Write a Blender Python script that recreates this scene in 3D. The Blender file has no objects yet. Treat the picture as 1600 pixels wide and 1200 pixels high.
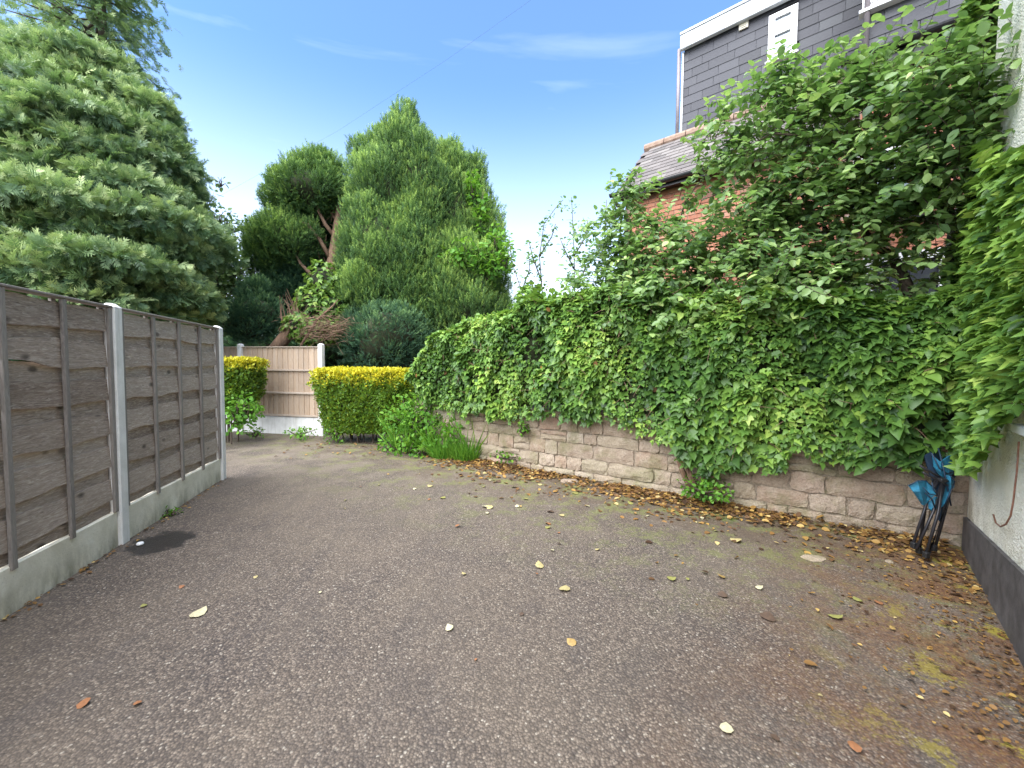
import bpy, math, random
import numpy as np
from mathutils import Matrix, Vector
rng = np.random.default_rng(7)
random.seed(7)
C = bpy.context.scene.collection
scn = bpy.context.scene

# ------------------------------------------------------------------ camera
F, PITCH, ROLL, EYE = 620.0, math.radians(2.6), math.radians(0.5), 1.55
RM = (Matrix.Rotation(math.pi/2-PITCH, 4, 'X') @ Matrix.Rotation(ROLL, 4, 'Z'))
cd = bpy.data.cameras.new('camera'); cam = bpy.data.objects.new('camera', cd); C.objects.link(cam)
cam.matrix_world = Matrix.Translation((0, 0, EYE)) @ RM
cd.sensor_width = 36; cd.lens = 36*F/1600; cd.clip_end = 2000; cd.clip_start = 0.05
scn.camera = cam
scn.render.resolution_x, scn.render.resolution_y = 1024, 768
# ------------------------------------------------------------------ light
SD = Vector((-0.42, -0.62, 0.0)).normalized(); SEL = math.radians(54)
SUN = Vector((SD.x*math.cos(SEL), SD.y*math.cos(SEL), math.sin(SEL)))
w = bpy.data.worlds.new('World'); scn.world = w; w.use_nodes = True
nt = w.node_tree; nt.nodes.clear()
def N(nt, t, **k):
    n = nt.nodes.new(t)
    for a, b in k.items(): setattr(n, a, b)
    return n
out = N(nt, 'ShaderNodeOutputWorld'); bg = N(nt, 'ShaderNodeBackground')
sky = N(nt, 'ShaderNodeTexSky', sky_type='NISHITA', sun_disc=False)
sky.sun_elevation = SEL; sky.sun_rotation = math.atan2(SUN.x, SUN.y); sky.altitude = 60
sky.air_density = 1.0; sky.dust_density = 0.6; sky.ozone_density = 1.6
SKY_STRENGTH = 0.093
bg.inputs[1].default_value = SKY_STRENGTH
tc = N(nt, 'ShaderNodeTexCoord'); mp = N(nt, 'ShaderNodeMapping'); mp.inputs['Scale'].default_value = (1.0, 1.6, 7.0)
mp.inputs['Rotation'].default_value = (0.05, 0.12, 0.5)
no = N(nt, 'ShaderNodeTexNoise'); no.inputs['Scale'].default_value = 1.7; no.inputs['Detail'].default_value = 7
no.inputs['Roughness'].default_value = 0.5; no.inputs['Distortion'].default_value = 0.4
rp = N(nt, 'ShaderNodeMapRange'); rp.inputs[1].default_value = 0.47; rp.inputs[2].default_value = 0.9
rp.inputs[3].default_value = 0.0; rp.inputs[4].default_value = 0.5
sx = N(nt, 'ShaderNodeSeparateXYZ')
hz = N(nt, 'ShaderNodeMapRange', interpolation_type='SMOOTHSTEP'); hz.inputs[1].default_value = 0.0; hz.inputs[2].default_value = 0.58
hz.inputs[3].default_value = 0.97; hz.inputs[4].default_value = 0.05
mx = N(nt, 'ShaderNodeMath', operation='MAXIMUM')
mc = N(nt, 'ShaderNodeMix', data_type='RGBA'); mc.inputs[7].default_value = (6.6, 7.3, 8.2, 1)
tint = N(nt, 'ShaderNodeMix', data_type='RGBA', blend_type='MULTIPLY'); tint.inputs[0].default_value = 1.0
tint.inputs[7].default_value = (0.7, 1.08, 1.4, 1)
L = nt.links.new
L(tc.outputs['Generated'], mp.inputs[0]); L(mp.outputs[0], no.inputs['Vector']); L(no.outputs[0], rp.inputs[0])
L(tc.outputs['Generated'], sx.inputs[0]); L(sx.outputs[2], hz.inputs[0])
L(rp.outputs[0], mx.inputs[0]); L(hz.outputs[0], mx.inputs[1]); L(mx.outputs[0], mc.inputs[0])
L(sky.outputs[0], tint.inputs[6]); L(tint.outputs[2], mc.inputs[6]); L(mc.outputs[2], bg.inputs[0]); L(bg.outputs[0], out.inputs[0])
sl = bpy.data.lights.new('sun', 'SUN'); sl.energy = 4.2; sl.angle = math.radians(85); sl.color = (1.0, 0.96, 0.9)
so = bpy.data.objects.new('sun', sl); C.objects.link(so)
so.rotation_euler = SUN.to_track_quat('Z', 'Y').to_euler(); so.location = (-20, -20, 40)
scn.view_settings.view_transform = 'Standard'; scn.view_settings.look = 'None'
scn.view_settings.exposure = 1.6; scn.view_settings.gamma = 1

# ------------------------------------------------------------------ measuring helpers
def ray(px, py):
    return (RM.to_3x3() @ Vector(((px-800)/F, -(py-600)/F, -1)))
EYEV = Vector((0, 0, EYE))
def at(px, py, depth):                       # a point of the place at a given distance ahead
    d = ray(px, py); return EYEV + d*(depth/d.y)
def on_plane(px, py, p0, n):
    d = ray(px, py); t = (Vector(p0)-EYEV).dot(Vector(n))/d.dot(Vector(n)); return EYEV + d*t

# ------------------------------------------------------------------ object helpers
def tag(o, label=None, cat=None, group=None, kind=None):
    if label: o['label'] = label
    if cat: o['category'] = cat
    if group: o['group'] = group
    if kind: o['kind'] = kind
    return o
def empty(name, loc=(0, 0, 0), rz=0, parent=None):
    o = bpy.data.objects.new(name, None); C.objects.link(o); o.location = loc; o.rotation_euler = (0, 0, rz)
    if parent: o.parent = parent
    return o
def link(name, me, mat=None, parent=None, loc=None, rot=None, scale=None, kind=None):
    o = bpy.data.objects.new(name, me); C.objects.link(o)
    if mat and not me.materials: me.materials.append(mat)
    if parent: o.parent = parent
    if loc is not None: o.location = loc
    if rot is not None: o.rotation_euler = rot
    if scale is not None: o.scale = scale
    if kind: o['kind'] = kind
    return o
class MB:
    def __init__(s): s.v = []; s.f = []
    def add(s, v, f):
        b = len(s.v); s.v += [tuple(p) for p in v]; s.f += [tuple(i+b for i in q) for q in f]; return s
    def box(s, x0, x1, y0, y1, z0, z1, M=None, ch=0):
        if ch:
            return s.cbox(x0, x1, y0, y1, z0, z1, ch, M)
        v = [Vector((x, y, z)) for z in (z0, z1) for y in (y0, y1) for x in (x0, x1)]
        if M: v = [M @ p for p in v]
        return s.add(v, [(0, 2, 3, 1), (4, 5, 7, 6), (0, 1, 5, 4), (2, 6, 7, 3), (0, 4, 6, 2), (1, 3, 7, 5)])
    def cbox(s, x0, x1, y0, y1, z0, z1, c, M=None):       # box with chamfered edges
        v = []; idx = {}
        for ix, x in enumerate((x0, x1)):
            for iy, y in enumerate((y0, y1)):
                for iz, z in enumerate((z0, z1)):
                    sx_, sy_, sz_ = (c if ix == 0 else -c), (c if iy == 0 else -c), (c if iz == 0 else -c)
                    for a, p in enumerate(((x, y+sy_, z+sz_), (x+sx_, y, z+sz_), (x+sx_, y+sy_, z))):
                        idx[(ix, iy, iz, a)] = len(v); v.append(Vector(p))
        f = []
        def q(*k): f.append(tuple(idx[i] for i in k))
        for i in (0, 1):
            q(*[(i, a, b, 0) for a, b in ((0, 0), (1, 0), (1, 1), (0, 1))][::(1 if i else -1)])
            q(*[(a, i, b, 1) for a, b in ((0, 0), (0, 1), (1, 1), (1, 0))][::(1 if i else -1)])
            q(*[(a, b, i, 2) for a, b in ((0, 0), (1, 0), (1, 1), (0, 1))][::(1 if i else -1)])
        for a in (0, 1):
            for b in (0, 1):
                q((a, b, 0, 0), (a, b, 1, 0), (a, b, 1, 1), (a, b, 0, 1))
                q((a, 0, b, 0), (a, 1, b, 0), (a, 1, b, 2), (a, 0, b, 2))
                q((0, a, b, 1), (1, a, b, 1), (1, a, b, 2), (0, a, b, 2))
                for d in (0, 1): 
                    if b == 0: q((a, d, 0, 0), (a, d, 0, 1), (a, d, 0, 2)); q((a, d, 1, 0), (a, d, 1, 1), (a, d, 1, 2))
        if M: v = [M @ p for p in v]
        return s.add(v, f)
    def tube(s, pts, r, k=7, M=None):
        pts = [Vector(p) for p in pts]; n = len(pts)
        rr = r if isinstance(r, (list, tuple)) else [r]*n
        v = []; up = Vector((0.13, 0.31, 0.94))
        for i, p in enumerate(pts):
            t = (pts[min(i+1, n-1)]-pts[max(i-1, 0)]).normalized()
            a = t.cross(up if abs(t.dot(up)) < .95 else Vector((1, 0, 0))).normalized(); b = t.cross(a)
            for j in range(k):
                th = 2*math.pi*j/k; v.append(p + (a*math.cos(th)+b*math.sin(th))*rr[i])
        f = [(i*k+j, i*k+(j+1) % k, (i+1)*k+(j+1) % k, (i+1)*k+j) for i in range(n-1) for j in range(k)]
        f += [tuple(range(k))[::-1], tuple((n-1)*k+j for j in range(k))]
        if M: v = [M @ p for p in v]
        return s.add(v, f)
    def mesh(s, name, smooth=False):
        me = bpy.data.meshes.new(name); me.from_pydata(s.v, [], s.f); me.validate(); me.update()
        if smooth: me.polygons.foreach_set('use_smooth', [True]*len(me.polygons))
        return me
    def build(s, name, mat, parent=None, smooth=False, **k):
        return link(name, s.mesh(name, smooth), mat, parent, **k)
def tri_mesh(name, V, T, tint=None):
    me = bpy.data.meshes.new(name)
    me.vertices.add(len(V)); me.vertices.foreach_set('co', np.asarray(V, np.float32).ravel())
    T = np.asarray(T, np.int32); n = len(T)
    me.loops.add(n*3); me.loops.foreach_set('vertex_index', T.ravel())
    me.polygons.add(n); me.polygons.foreach_set('loop_start', np.arange(0, n*3, 3, dtype=np.int32))
    me.update(calc_edges=True)
    if tint is not None:
        a = me.attributes.new('tint', 'FLOAT', 'POINT'); a.data.foreach_set('value', np.asarray(tint, np.float32))
    return me
def nrm(a): return a/np.maximum(np.linalg.norm(a, axis=-1, keepdims=True), 1e-9)
def frames(ax, nr):
    ax = nrm(ax); b = nrm(np.cross(ax, nr)); n = np.cross(b, ax); return b, ax, n
def scatter(name, tmpl, pos, ax, nr, size, tint, mat, parent=None, kind='stuff', width=None):
    TV, TT = tmpl; TV = np.array(TV, float); TT = np.array(TT); k = len(TV)
    b, a, n = frames(ax, nr); s = size[:, None, None]
    wd = 1.0 if width is None else width[:, None, None]
    V = pos[:, None, :] + s*(TV[None, :, 0:1]*b[:, None, :]*wd + TV[None, :, 1:2]*a[:, None, :] + TV[None, :, 2:3]*n[:, None, :])
    T = TT[None] + (np.arange(len(pos))*k)[:, None, None]
    me = tri_mesh(name, V.reshape(-1, 3), T.reshape(-1, 3), np.repeat(tint, k))
    return link(name, me, mat, parent, kind=kind)
def leaf_objects(name, tmpl, pos, ax, nr, size, tint, mat, parent):     # the largest leaves, each an object of its own
    TV, TT = tmpl; b, a, n = frames(ax, nr); ms = []
    for i in range(8):
        me = tri_mesh(name, TV, TT, np.full(len(TV), i/7.0)); me.materials.append(mat); ms.append(me)
    for i in range(len(pos)):
        o = bpy.data.objects.new(name, ms[int(np.clip(round(tint[i]*7), 0, 7))]); C.objects.link(o); o.parent = parent
        M = Matrix(((b[i, 0], a[i, 0], n[i, 0], 0), (b[i, 1], a[i, 1], n[i, 1], 0), (b[i, 2], a[i, 2], n[i, 2], 0), (0, 0, 0, 1)))
        o.matrix_local = Matrix.Translation(pos[i]) @ M @ Matrix.Scale(float(size[i]), 4)
def split_leaves(k, name, restname, tmpl, pos, ax, nr, size, tint, mat, parent, score):
    o = np.argsort(-score); a, r = o[:k], o[k:]
    leaf_objects(name, tmpl, pos[a], ax[a], nr[a], size[a], tint[a], mat, parent)
    scatter(restname, tmpl, pos[r], ax[r], nr[r], size[r], tint[r], mat, parent)

# leaf templates: x across, y along the leaf, z up
def fan(outline, mid):                       # outline around a raised or sunk midrib
    V = [mid[0]] + [mid[1]]
    return V
IVY = ([(0, 0, 0), (0, .45, -.05), (0, 1, -.12), (.22, .52, .06), (.5, .5, .0), (.4, .12, .05), (.15, -.12, 0),
        (-.22, .52, .06), (-.5, .5, .0), (-.4, .12, .05), (-.15, -.12, 0)],
       [(0, 6, 5), (0, 5, 1), (1, 5, 4), (1, 4, 3), (1, 3, 2), (0, 9, 10), (0, 1, 9), (1, 8, 9), (1, 7, 8), (1, 2, 7)])
OVAL = ([(0, 0, 0), (0, .5, -.07), (0, 1, -.16), (.27, .2, .05), (.36, .5, .04), (.22, .82, -.03), (-.27, .2, .05), (-.36, .5, .04), (-.22, .82, -.03)],
        [(0, 3, 1), (3, 4, 1), (4, 5, 1), (5, 2, 1), (0, 1, 6), (6, 1, 7), (7, 1, 8), (8, 1, 2)])
IVY2 = ([(0, 0, 0), (0, .5, -.06), (0, 1.05, -.2), (.3, .5, .03), (.42, .1, .0), (.18, -.18, -.03), (-.34, .46, .05), (-.4, .05, -.02), (-.16, -.16, 0)],
        [(0, 5, 4), (0, 4, 1), (1, 4, 3), (1, 3, 2), (0, 7, 8), (0, 1, 7), (1, 6, 7), (1, 2, 6)])
SMALL = ([(0, 0, 0), (.26, .45, .08), (0, 1, -.05), (-.26, .45, .08)], [(0, 1, 2), (0, 2, 3)])
def spray_template(nb, droop, wid, seed):
    r = random.Random(seed); V = []; T = []
    def blade(p, q, w_):
        p = Vector(p); q = Vector(q); d = (q-p).normalized(); s = d.cross(Vector((0, 0, 1))).normalized()*w_
        b = len(V); m = p.lerp(q, .45)+Vector((0, 0, r.uniform(-.01, .02)))
        V.extend([tuple(p), tuple(m+s), tuple(q), tuple(m-s)]); T.extend([(b, b+1, b+2), (b, b+2, b+3)])
    for i in range(nb):
        t = .05+.8*i/nb; l = (.42*(1-t)**.7+.1)*r.uniform(.8, 1.2)
        for s in (-1, 1):
            y = t+r.uniform(-.03, .03); p = (0, y, -droop*y*y)
            blade(p, (s*l*.75, y+l*.75, -droop*(y+l*.7)**2+r.uniform(-.05, .08)), wid)
    blade((0, 0, 0), (0, .55, -droop*.3), wid*1.1); blade((0, .45, -droop*.2), (0, 1, -droop), wid*.9)
    return V, T
CYP = [spray_template(6, .12, .032, i) for i in range(3)]
def plume_template(seed):
    r = random.Random(seed); V = []; T = []
    for i in range(13):
        t = .02+.8*i/13; l = .30*(1-t)**.5*r.uniform(.7, 1.2)+.05; th = i*2.4+r.uniform(-.4, .4)
        p = Vector((0, t, 0)); q = Vector((math.cos(th)*l*.5, t+l*.9, math.sin(th)*l*.5)); d = (q-p).normalized()
        s_ = d.cross(Vector((math.cos(th+1), .2, math.sin(th+1)))).normalized()*.034; b = len(V); m = p.lerp(q, .5)
        V.extend([tuple(p), tuple(m+s_), tuple(q), tuple(m-s_)]); T.extend([(b, b+1, b+2), (b, b+2, b+3)])
    b = len(V); V.extend([(-.02, .4, 0), (.02, .4, 0), (0, 1, 0)]); T.append((b, b+1, b+2))
    return V, T
PLUME = [plume_template(40+i) for i in range(3)]
FLAT = [spray_template(6, .25, .045, 10+i) for i in range(3)]
BLADE = ([(-.02, 0, 0), (.02, 0, 0), (-.018, .4, .05), (.018, .4, .05), (0, 1, .3)], [(0, 1, 3), (0, 3, 2), (2, 3, 4)])

# ------------------------------------------------------------------ materials
def mat(name):
    m = bpy.data.materials.new(name); m.use_nodes = True; nt = m.node_tree; nt.nodes.clear()
    o = N(nt, 'ShaderNodeOutputMaterial'); p = N(nt, 'ShaderNodeBsdfPrincipled'); nt.links.new(p.outputs[0], o.inputs[0])
    return m, nt, p, o
def ramp(nt, stops, src):
    r = N(nt, 'ShaderNodeValToRGB'); e = r.color_ramp.elements
    while len(e) < len(stops): e.new(0.5)
    for i, (p, c) in enumerate(stops): e[i].position = p; e[i].color = (c[0], c[1], c[2], 1)
    nt.links.new(src, r.inputs[0]); return r.outputs[0]
def noise(nt, vec, scale, detail=4, rough=.55, dist=0):
    n = N(nt, 'ShaderNodeTexNoise'); n.inputs['Scale'].default_value = scale; n.inputs['Detail'].default_value = detail
    n.inputs['Roughness'].default_value = rough; n.inputs['Distortion'].default_value = dist
    if vec is not None: nt.links.new(vec, n.inputs['Vector'])
    return n.outputs[0]
def coord(nt, kind='Object', scale=(1, 1, 1), loc=(0, 0, 0)):
    t = N(nt, 'ShaderNodeTexCoord'); m = N(nt, 'ShaderNodeMapping'); m.inputs['Scale'].default_value = scale; m.inputs['Location'].default_value = loc
    nt.links.new(t.outputs[kind], m.inputs[0]); return m.outputs[0]
def wcoord(nt, scale=(1, 1, 1)):
    t = N(nt, 'ShaderNodeNewGeometry'); m = N(nt, 'ShaderNodeMapping'); m.inputs['Scale'].default_value = scale
    nt.links.new(t.outputs['Position'], m.inputs[0]); return m.outputs[0]
def mix(nt, fac, a, b, mode='MIX'):
    m = N(nt, 'ShaderNodeMix', data_type='RGBA', blend_type=mode)
    if isinstance(fac, (int, float)): m.inputs[0].default_value = fac
    else: nt.links.new(fac, m.inputs[0])
    for i, c in ((6, a), (7, b)):
        if isinstance(c, (tuple, list)): m.inputs[i].default_value = (c[0], c[1], c[2], 1)
        else: nt.links.new(c, m.inputs[i])
    return m.outputs[2]
def mr(nt, src, a, b, c=0, d=1):
    m = N(nt, 'ShaderNodeMapRange'); nt.links.new(src, m.inputs[0])
    for i, v in zip((1, 2, 3, 4), (a, b, c, d)): m.inputs[i].default_value = v
    return m.outputs[0]
def mul(nt, a, b, op='MULTIPLY'):
    m = N(nt, 'ShaderNodeMath', operation=op)
    for i, c in ((0, a), (1, b)):
        if isinstance(c, (int, float)): m.inputs[i].default_value = c
        else: nt.links.new(c, m.inputs[i])
    return m.outputs[0]
def bump(nt, p, h, strength=.4, dist=.01):
    b = N(nt, 'ShaderNodeBump'); b.inputs['Strength'].default_value = strength; b.inputs['Distance'].default_value = dist
    nt.links.new(h, b.inputs['Height']); nt.links.new(b.outputs[0], p.inputs['Normal'])
def objrand(nt): return N(nt, 'ShaderNodeObjectInfo').outputs['Random']
def lk(nt, a, b): nt.links.new(a, b)

def leafmat(name, stops, rough=.45, trans=.28, tcol=(.25, .45, .04), spec=.5, nscale=0):
    m, nt, p, o = mat(name); a = N(nt, 'ShaderNodeAttribute', attribute_name='tint')
    c = ramp(nt, stops, a.outputs['Fac'])
    n = noise(nt, wcoord(nt), 1.6, 2); c = mix(nt, mr(nt, n, .4, .75, 0, .3), c, stops[0][1])
    lk(nt, c, p.inputs['Base Color']); p.inputs['Roughness'].default_value = rough
    p.inputs['Specular IOR Level'].default_value = spec
    t = N(nt, 'ShaderNodeBsdfTranslucent'); tc_ = mix(nt, .5, c, tcol); lk(nt, tc_, t.inputs[0])
    s = N(nt, 'ShaderNodeMixShader'); s.inputs[0].default_value = trans
    lk(nt, p.outputs[0], s.inputs[1]); lk(nt, t.outputs[0], s.inputs[2]); lk(nt, s.outputs[0], o.inputs[0])
    return m
M = {}
M['ivy'] = leafmat('ivy_leaf', [(0, (.035, .085, .022)), (.45, (.12, .24, .045)), (.8, (.26, .42, .07)), (1, (.42, .55, .12))], .42, .25, (.3, .5, .05), .38)
M['plum'] = leafmat('plum_leaf', [(0, (.08, .15, .07)), (.5, (.21, .33, .12)), (.85, (.36, .5, .17)), (1, (.52, .64, .22))], .36, .36, (.25, .5, .05), .45)
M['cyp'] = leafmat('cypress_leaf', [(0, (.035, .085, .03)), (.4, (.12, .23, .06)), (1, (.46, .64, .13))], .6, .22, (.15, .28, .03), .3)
M['cyp_blue'] = leafmat('blue_cypress_leaf', [(0, (.03, .08, .05)), (.5, (.09, .19, .09)), (1, (.32, .5, .17))], .6, .2, (.1, .22, .05), .3)
M['yew'] = leafmat('hemlock_leaf', [(0, (.06, .12, .06)), (.5, (.2, .3, .13)), (1, (.52, .62, .26))], .5, .28, (.2, .35, .05), .4)
M['golden'] = leafmat('golden_leaf', [(0, (.06, .14, .02)), (.4, (.14, .26, .025)), (.7, (.6, .55, .03)), (1, (.85, .74, .05))], .45, .25, (.5, .5, .03), .4)
M['weed'] = leafmat('weed_leaf', [(0, (.05, .15, .02)), (.5, (.11, .28, .03)), (1, (.25, .45, .06))], .5, .35, (.3, .55, .04), .35)
M['shrub'] = leafmat('shrub_leaf', [(0, (.05, .1, .045)), (.5, (.11, .19, .07)), (1, (.24, .34, .12))], .5, .3, (.2, .35, .08), .4)
M['deadtwig'] = leafmat('dead_twig', [(0, (.09, .06, .035)), (.5, (.17, .115, .07)), (1, (.28, .2, .12))], .8, .0, (.2, .15, .1), .1)
M['litter'] = leafmat('dead_leaf', [(0, (.06, .032, .018)), (.3, (.14, .075, .035)), (.6, (.3, .16, .045)), (.85, (.48, .3, .08)), (1, (.6, .46, .2))], .6, .12, (.4, .25, .08), .3)

m, nt, p, o = mat('bark'); v = coord(nt, 'Object', (1, 1, .3)); n = noise(nt, v, 22, 6, .65)
lk(nt, ramp(nt, [(.3, (.035, .025, .018)), (.7, (.13, .095, .07))], n), p.inputs['Base Color']); p.inputs['Roughness'].default_value = .9; bump(nt, p, n, .8, .02); M['bark'] = m
m, nt, p, o = mat('reddish_bark'); v = coord(nt, 'Object', (1, 1, .25)); n = noise(nt, v, 18, 6, .65)
lk(nt, ramp(nt, [(.3, (.09, .05, .032)), (.7, (.3, .19, .12))], n), p.inputs['Base Color']); p.inputs['Roughness'].default_value = .9; bump(nt, p, n, .8, .02); M['rbark'] = m
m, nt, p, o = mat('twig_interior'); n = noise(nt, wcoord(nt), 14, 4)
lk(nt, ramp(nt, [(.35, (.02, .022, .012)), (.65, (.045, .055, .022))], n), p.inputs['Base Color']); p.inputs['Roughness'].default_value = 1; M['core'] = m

# ---- tarmac
m, nt, p, o = mat('tarmac'); W = wcoord(nt)
vo = N(nt, 'ShaderNodeTexVoronoi'); vo.inputs['Scale'].default_value = 95; lk(nt, W, vo.inputs['Vector'])
vs = N(nt, 'ShaderNodeSeparateColor'); lk(nt, vo.outputs['Color'], vs.inputs[0])
fine = noise(nt, W, 150, 3, .7); mid = noise(nt, W, 7, 5, .6); big = noise(nt, W, .75, 5, .6, .5)
agg = ramp(nt, [(0, (.066, .05, .038)), (.5, (.15, .114, .086)), (.84, (.25, .196, .15)), (.97, (.36, .295, .225)), (1, (.55, .49, .4))], vs.outputs[0])
c = mix(nt, mr(nt, fine, .35, .65, .0, .5), agg, (.06, .05, .048))
c = mix(nt, mr(nt, vo.outputs['Distance'], .35, .75, 0, .7), c, (.022, .018, .018))
c = mix(nt, mr(nt, big, .35, .72, 0, .5), c, (.18, .14, .1))
c = mix(nt, mr(nt, noise(nt, W, 1.7, 6, .7, 1.2), .55, .72, 0, .45), c, (.055, .044, .04))
c = mix(nt, mr(nt, noise(nt, W, 11, 5, .75), .62, .7, 0, .4), c, (.27, .23, .19))
trk = mr(nt, noise(nt, wcoord(nt, (2.2, .25, 1)), 1.3, 5, .6, .4), .52, .68, 0, .35)
c = mix(nt, trk, c, (.075, .062, .056))
c = mix(nt, mr(nt, mid, .5, .75, 0, .3), c, (.05, .042, .04))
sxyz = N(nt, 'ShaderNodeSeparateXYZ'); lk(nt, W, sxyz.inputs[0]); X, Y = sxyz.outputs[0], sxyz.outputs[1]
# silt and dust gathered at the far end, earth and moss near the stone wall
# distance from the stone wall line
dw = mul(nt, mul(nt, mul(nt, X, .559), mul(nt, Y, .829), 'ADD'), -4.998, 'ADD')       # 0 at the wall, negative towards the drive
silt = mul(nt, mr(nt, Y, 3.9, 6.4), mr(nt, noise(nt, W, 2.2, 6, .6, .8), .42, .6, 0, .5))
c = mix(nt, silt, c, mix(nt, noise(nt, W, 30, 4), (.16, .125, .09), (.3, .25, .19)))
earth = mul(nt, mr(nt, dw, -1.5, -.15), mr(nt, noise(nt, W, 3.5, 6, .65, .6), .36, .54, 0, .92))
c = mix(nt, earth, c, ramp(nt, [(.3, (.035, .022, .013)), (.7, (.13, .085, .05))], noise(nt, W, 60, 5, .7)))
moss = mul(nt, mr(nt, dw, -2.6, -.5), mr(nt, mul(nt, noise(nt, W, 3, 6, .7), mul(nt, noise(nt, W, 48, 4, .8), .5), 'ADD'), .76, .86, 0, .8))
c = mix(nt, moss, c, mix(nt, noise(nt, W, 90, 2), (.08, .09, .025), (.24, .26, .07)))
# rusty algae beside the rendered wall: distance to that wall
dr = mul(nt, mul(nt, mul(nt, X, .747), mul(nt, Y, -.665), 'ADD'), -.691, 'ADD')
rust = mul(nt, mr(nt, dr, -1.5, -.1), mr(nt, mul(nt, noise(nt, W, 2.4, 6, .7, .5), mul(nt, noise(nt, W, 70, 3, .8), .5), 'ADD'), .62, .86, 0, .95))
c = mix(nt, rust, c, ramp(nt, [(.3, (.05, .022, .012)), (.55, (.16, .07, .025)), (.75, (.26, .2, .05))], noise(nt, W, 40, 5, .7)))
yel = mul(nt, mr(nt, dr, -.95, -.1), mr(nt, mul(nt, noise(nt, W, 3.3, 5, .7, .3), mul(nt, noise(nt, W, 55, 4, .8), .45), 'ADD'), .8, .86, 0, .9))
c = mix(nt, yel, c, mix(nt, noise(nt, W, 120, 2), (.16, .12, .015), (.36, .3, .03)))
# damp dark patch by the middle post
vd = N(nt, 'ShaderNodeVectorMath', operation='DISTANCE'); lk(nt, W, vd.inputs[0]); vd.inputs[1].default_value = (-3.02, 3.36, 0)
wet = mr(nt, mul(nt, vd.outputs['Value'], mul(nt, noise(nt, W, 9, 4), .35), 'ADD'), .36, .44, .85, 0)
c = mix(nt, wet, c, (.012, .01, .01))
lk(nt, c, p.inputs['Base Color'])
lk(nt, mr(nt, wet, 0, .85, .82, .35), p.inputs['Roughness'])
bump(nt, p, mul(nt, mul(nt, vo.outputs['Distance'], -1), mul(nt, fine, .5), 'ADD'), .75, .006); M['tarmac'] = m

m, nt, p, o = mat('garden_soil'); W = wcoord(nt)
c = ramp(nt, [(.3, (.03, .022, .014)), (.55, (.08, .06, .035)), (.75, (.06, .09, .03))], noise(nt, W, 6, 7, .7))
lk(nt, c, p.inputs['Base Color']); p.inputs['Roughness'].default_value = 1; bump(nt, p, noise(nt, W, 40, 5), .8, .03); M['soil'] = m

def stonemat(name, pal, mossy=.5, sc=9):
    m, nt, p, o = mat(name); W = wcoord(nt); r = objrand(nt)
    c = ramp(nt, pal, r); n = noise(nt, W, sc, 7, .7); n2 = noise(nt, W, 60, 4, .7)
    c = mix(nt, mr(nt, n, .35, .7, 0, .85), c, (.52, .43, .33)); c = mix(nt, mr(nt, n2, .45, .75, 0, .55), c, (.11, .085, .065))
    c = mix(nt, mr(nt, noise(nt, W, 3.2, 6, .7), .5, .66, 0, mossy), c, (.16, .17, .055))
    lk(nt, c, p.inputs['Base Color']); p.inputs['Roughness'].default_value = .92
    bump(nt, p, mul(nt, n, n2, 'ADD'), .9, .02); return m
M['stone'] = stonemat('sandstone', [(0, (.3, .22, .16)), (.3, (.42, .32, .24)), (.55, (.36, .31, .21)), (.8, (.43, .27, .2)), (1, (.52, .45, .35))])
M['mortar'] = stonemat('lime_mortar', [(0, (.2, .16, .115)), (1, (.23, .18, .13))], .6, 14)
# ---- bricks
m, nt, p, o = mat('red_brick'); W = wcoord(nt); r = objrand(nt)
c = ramp(nt, [(0, (.3, .1, .06)), (.3, (.42, .16, .09)), (.6, (.5, .2, .12)), (.85, (.46, .23, .15)), (1, (.22, .09, .07))], r)
c = mix(nt, mr(nt, noise(nt, W, 22, 5, .7), .4, .75, 0, .45), c, (.5, .32, .22))
lk(nt, c, p.inputs['Base Color']); p.inputs['Roughness'].default_value = .85; bump(nt, p, noise(nt, W, 90, 4), .5, .004); M['brick'] = m
m, nt, p, o = mat('brick_mortar'); W = wcoord(nt)
lk(nt, ramp(nt, [(.3, (.3, .2, .15)), (.7, (.42, .31, .25))], noise(nt, W, 30, 4)), p.inputs['Base Color']); p.inputs['Roughness'].default_value = .95; M['bmortar'] = m
# ---- slates
def slatemat(name, pal, rough):
    m, nt, p, o = mat(name); W = wcoord(nt); r = objrand(nt)
    c = ramp(nt, pal, r); c = mix(nt, mr(nt, noise(nt, coord(nt, 'Object', (4, 4, 22)), 6, 5, .6), .4, .75, 0, .3), c, tuple(x*1.6 for x in pal[-1][1]))
    lk(nt, c, p.inputs['Base Color']); p.inputs['Roughness'].default_value = rough; bump(nt, p, noise(nt, W, 55, 5), .4, .005); return m
M['slate'] = slatemat('slate', [(0, (.02, .02, .027)), (.4, (.032, .032, .042)), (.8, (.042, .042, .052)), (1, (.07, .073, .08))], .6)
M['rooftile'] = slatemat('weathered_roof_slate', [(0, (.075, .068, .065)), (.5, (.12, .105, .1)), (1, (.17, .155, .145))], .85)
m, nt, p, o = mat('terracotta'); lk(nt, ramp(nt, [(.3, (.2, .12, .085)), (.7, (.33, .24, .18))], noise(nt, wcoord(nt), 12, 5)), p.inputs['Base Color']); p.inputs['Roughness'].default_value = .85; M['terra'] = m
def plain(name, col, rough, metal=0, var=.15, sc=8, spec=.5, bs=0):
    m, nt, p, o = mat(name); n = noise(nt, wcoord(nt), sc, 5, .6)
    lo = tuple(x*(1-var) for x in col); hi = tuple(min(1, x*(1+var)) for x in col)
    lk(nt, ramp(nt, [(.3, lo), (.7, hi)], n), p.inputs['Base Color']); p.inputs['Roughness'].default_value = rough; p.inputs['Metallic'].default_value = metal
    p.inputs['Specular IOR Level'].default_value = spec
    if bs: bump(nt, p, noise(nt, wcoord(nt), 60, 4), bs, .004)
    return m
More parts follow.
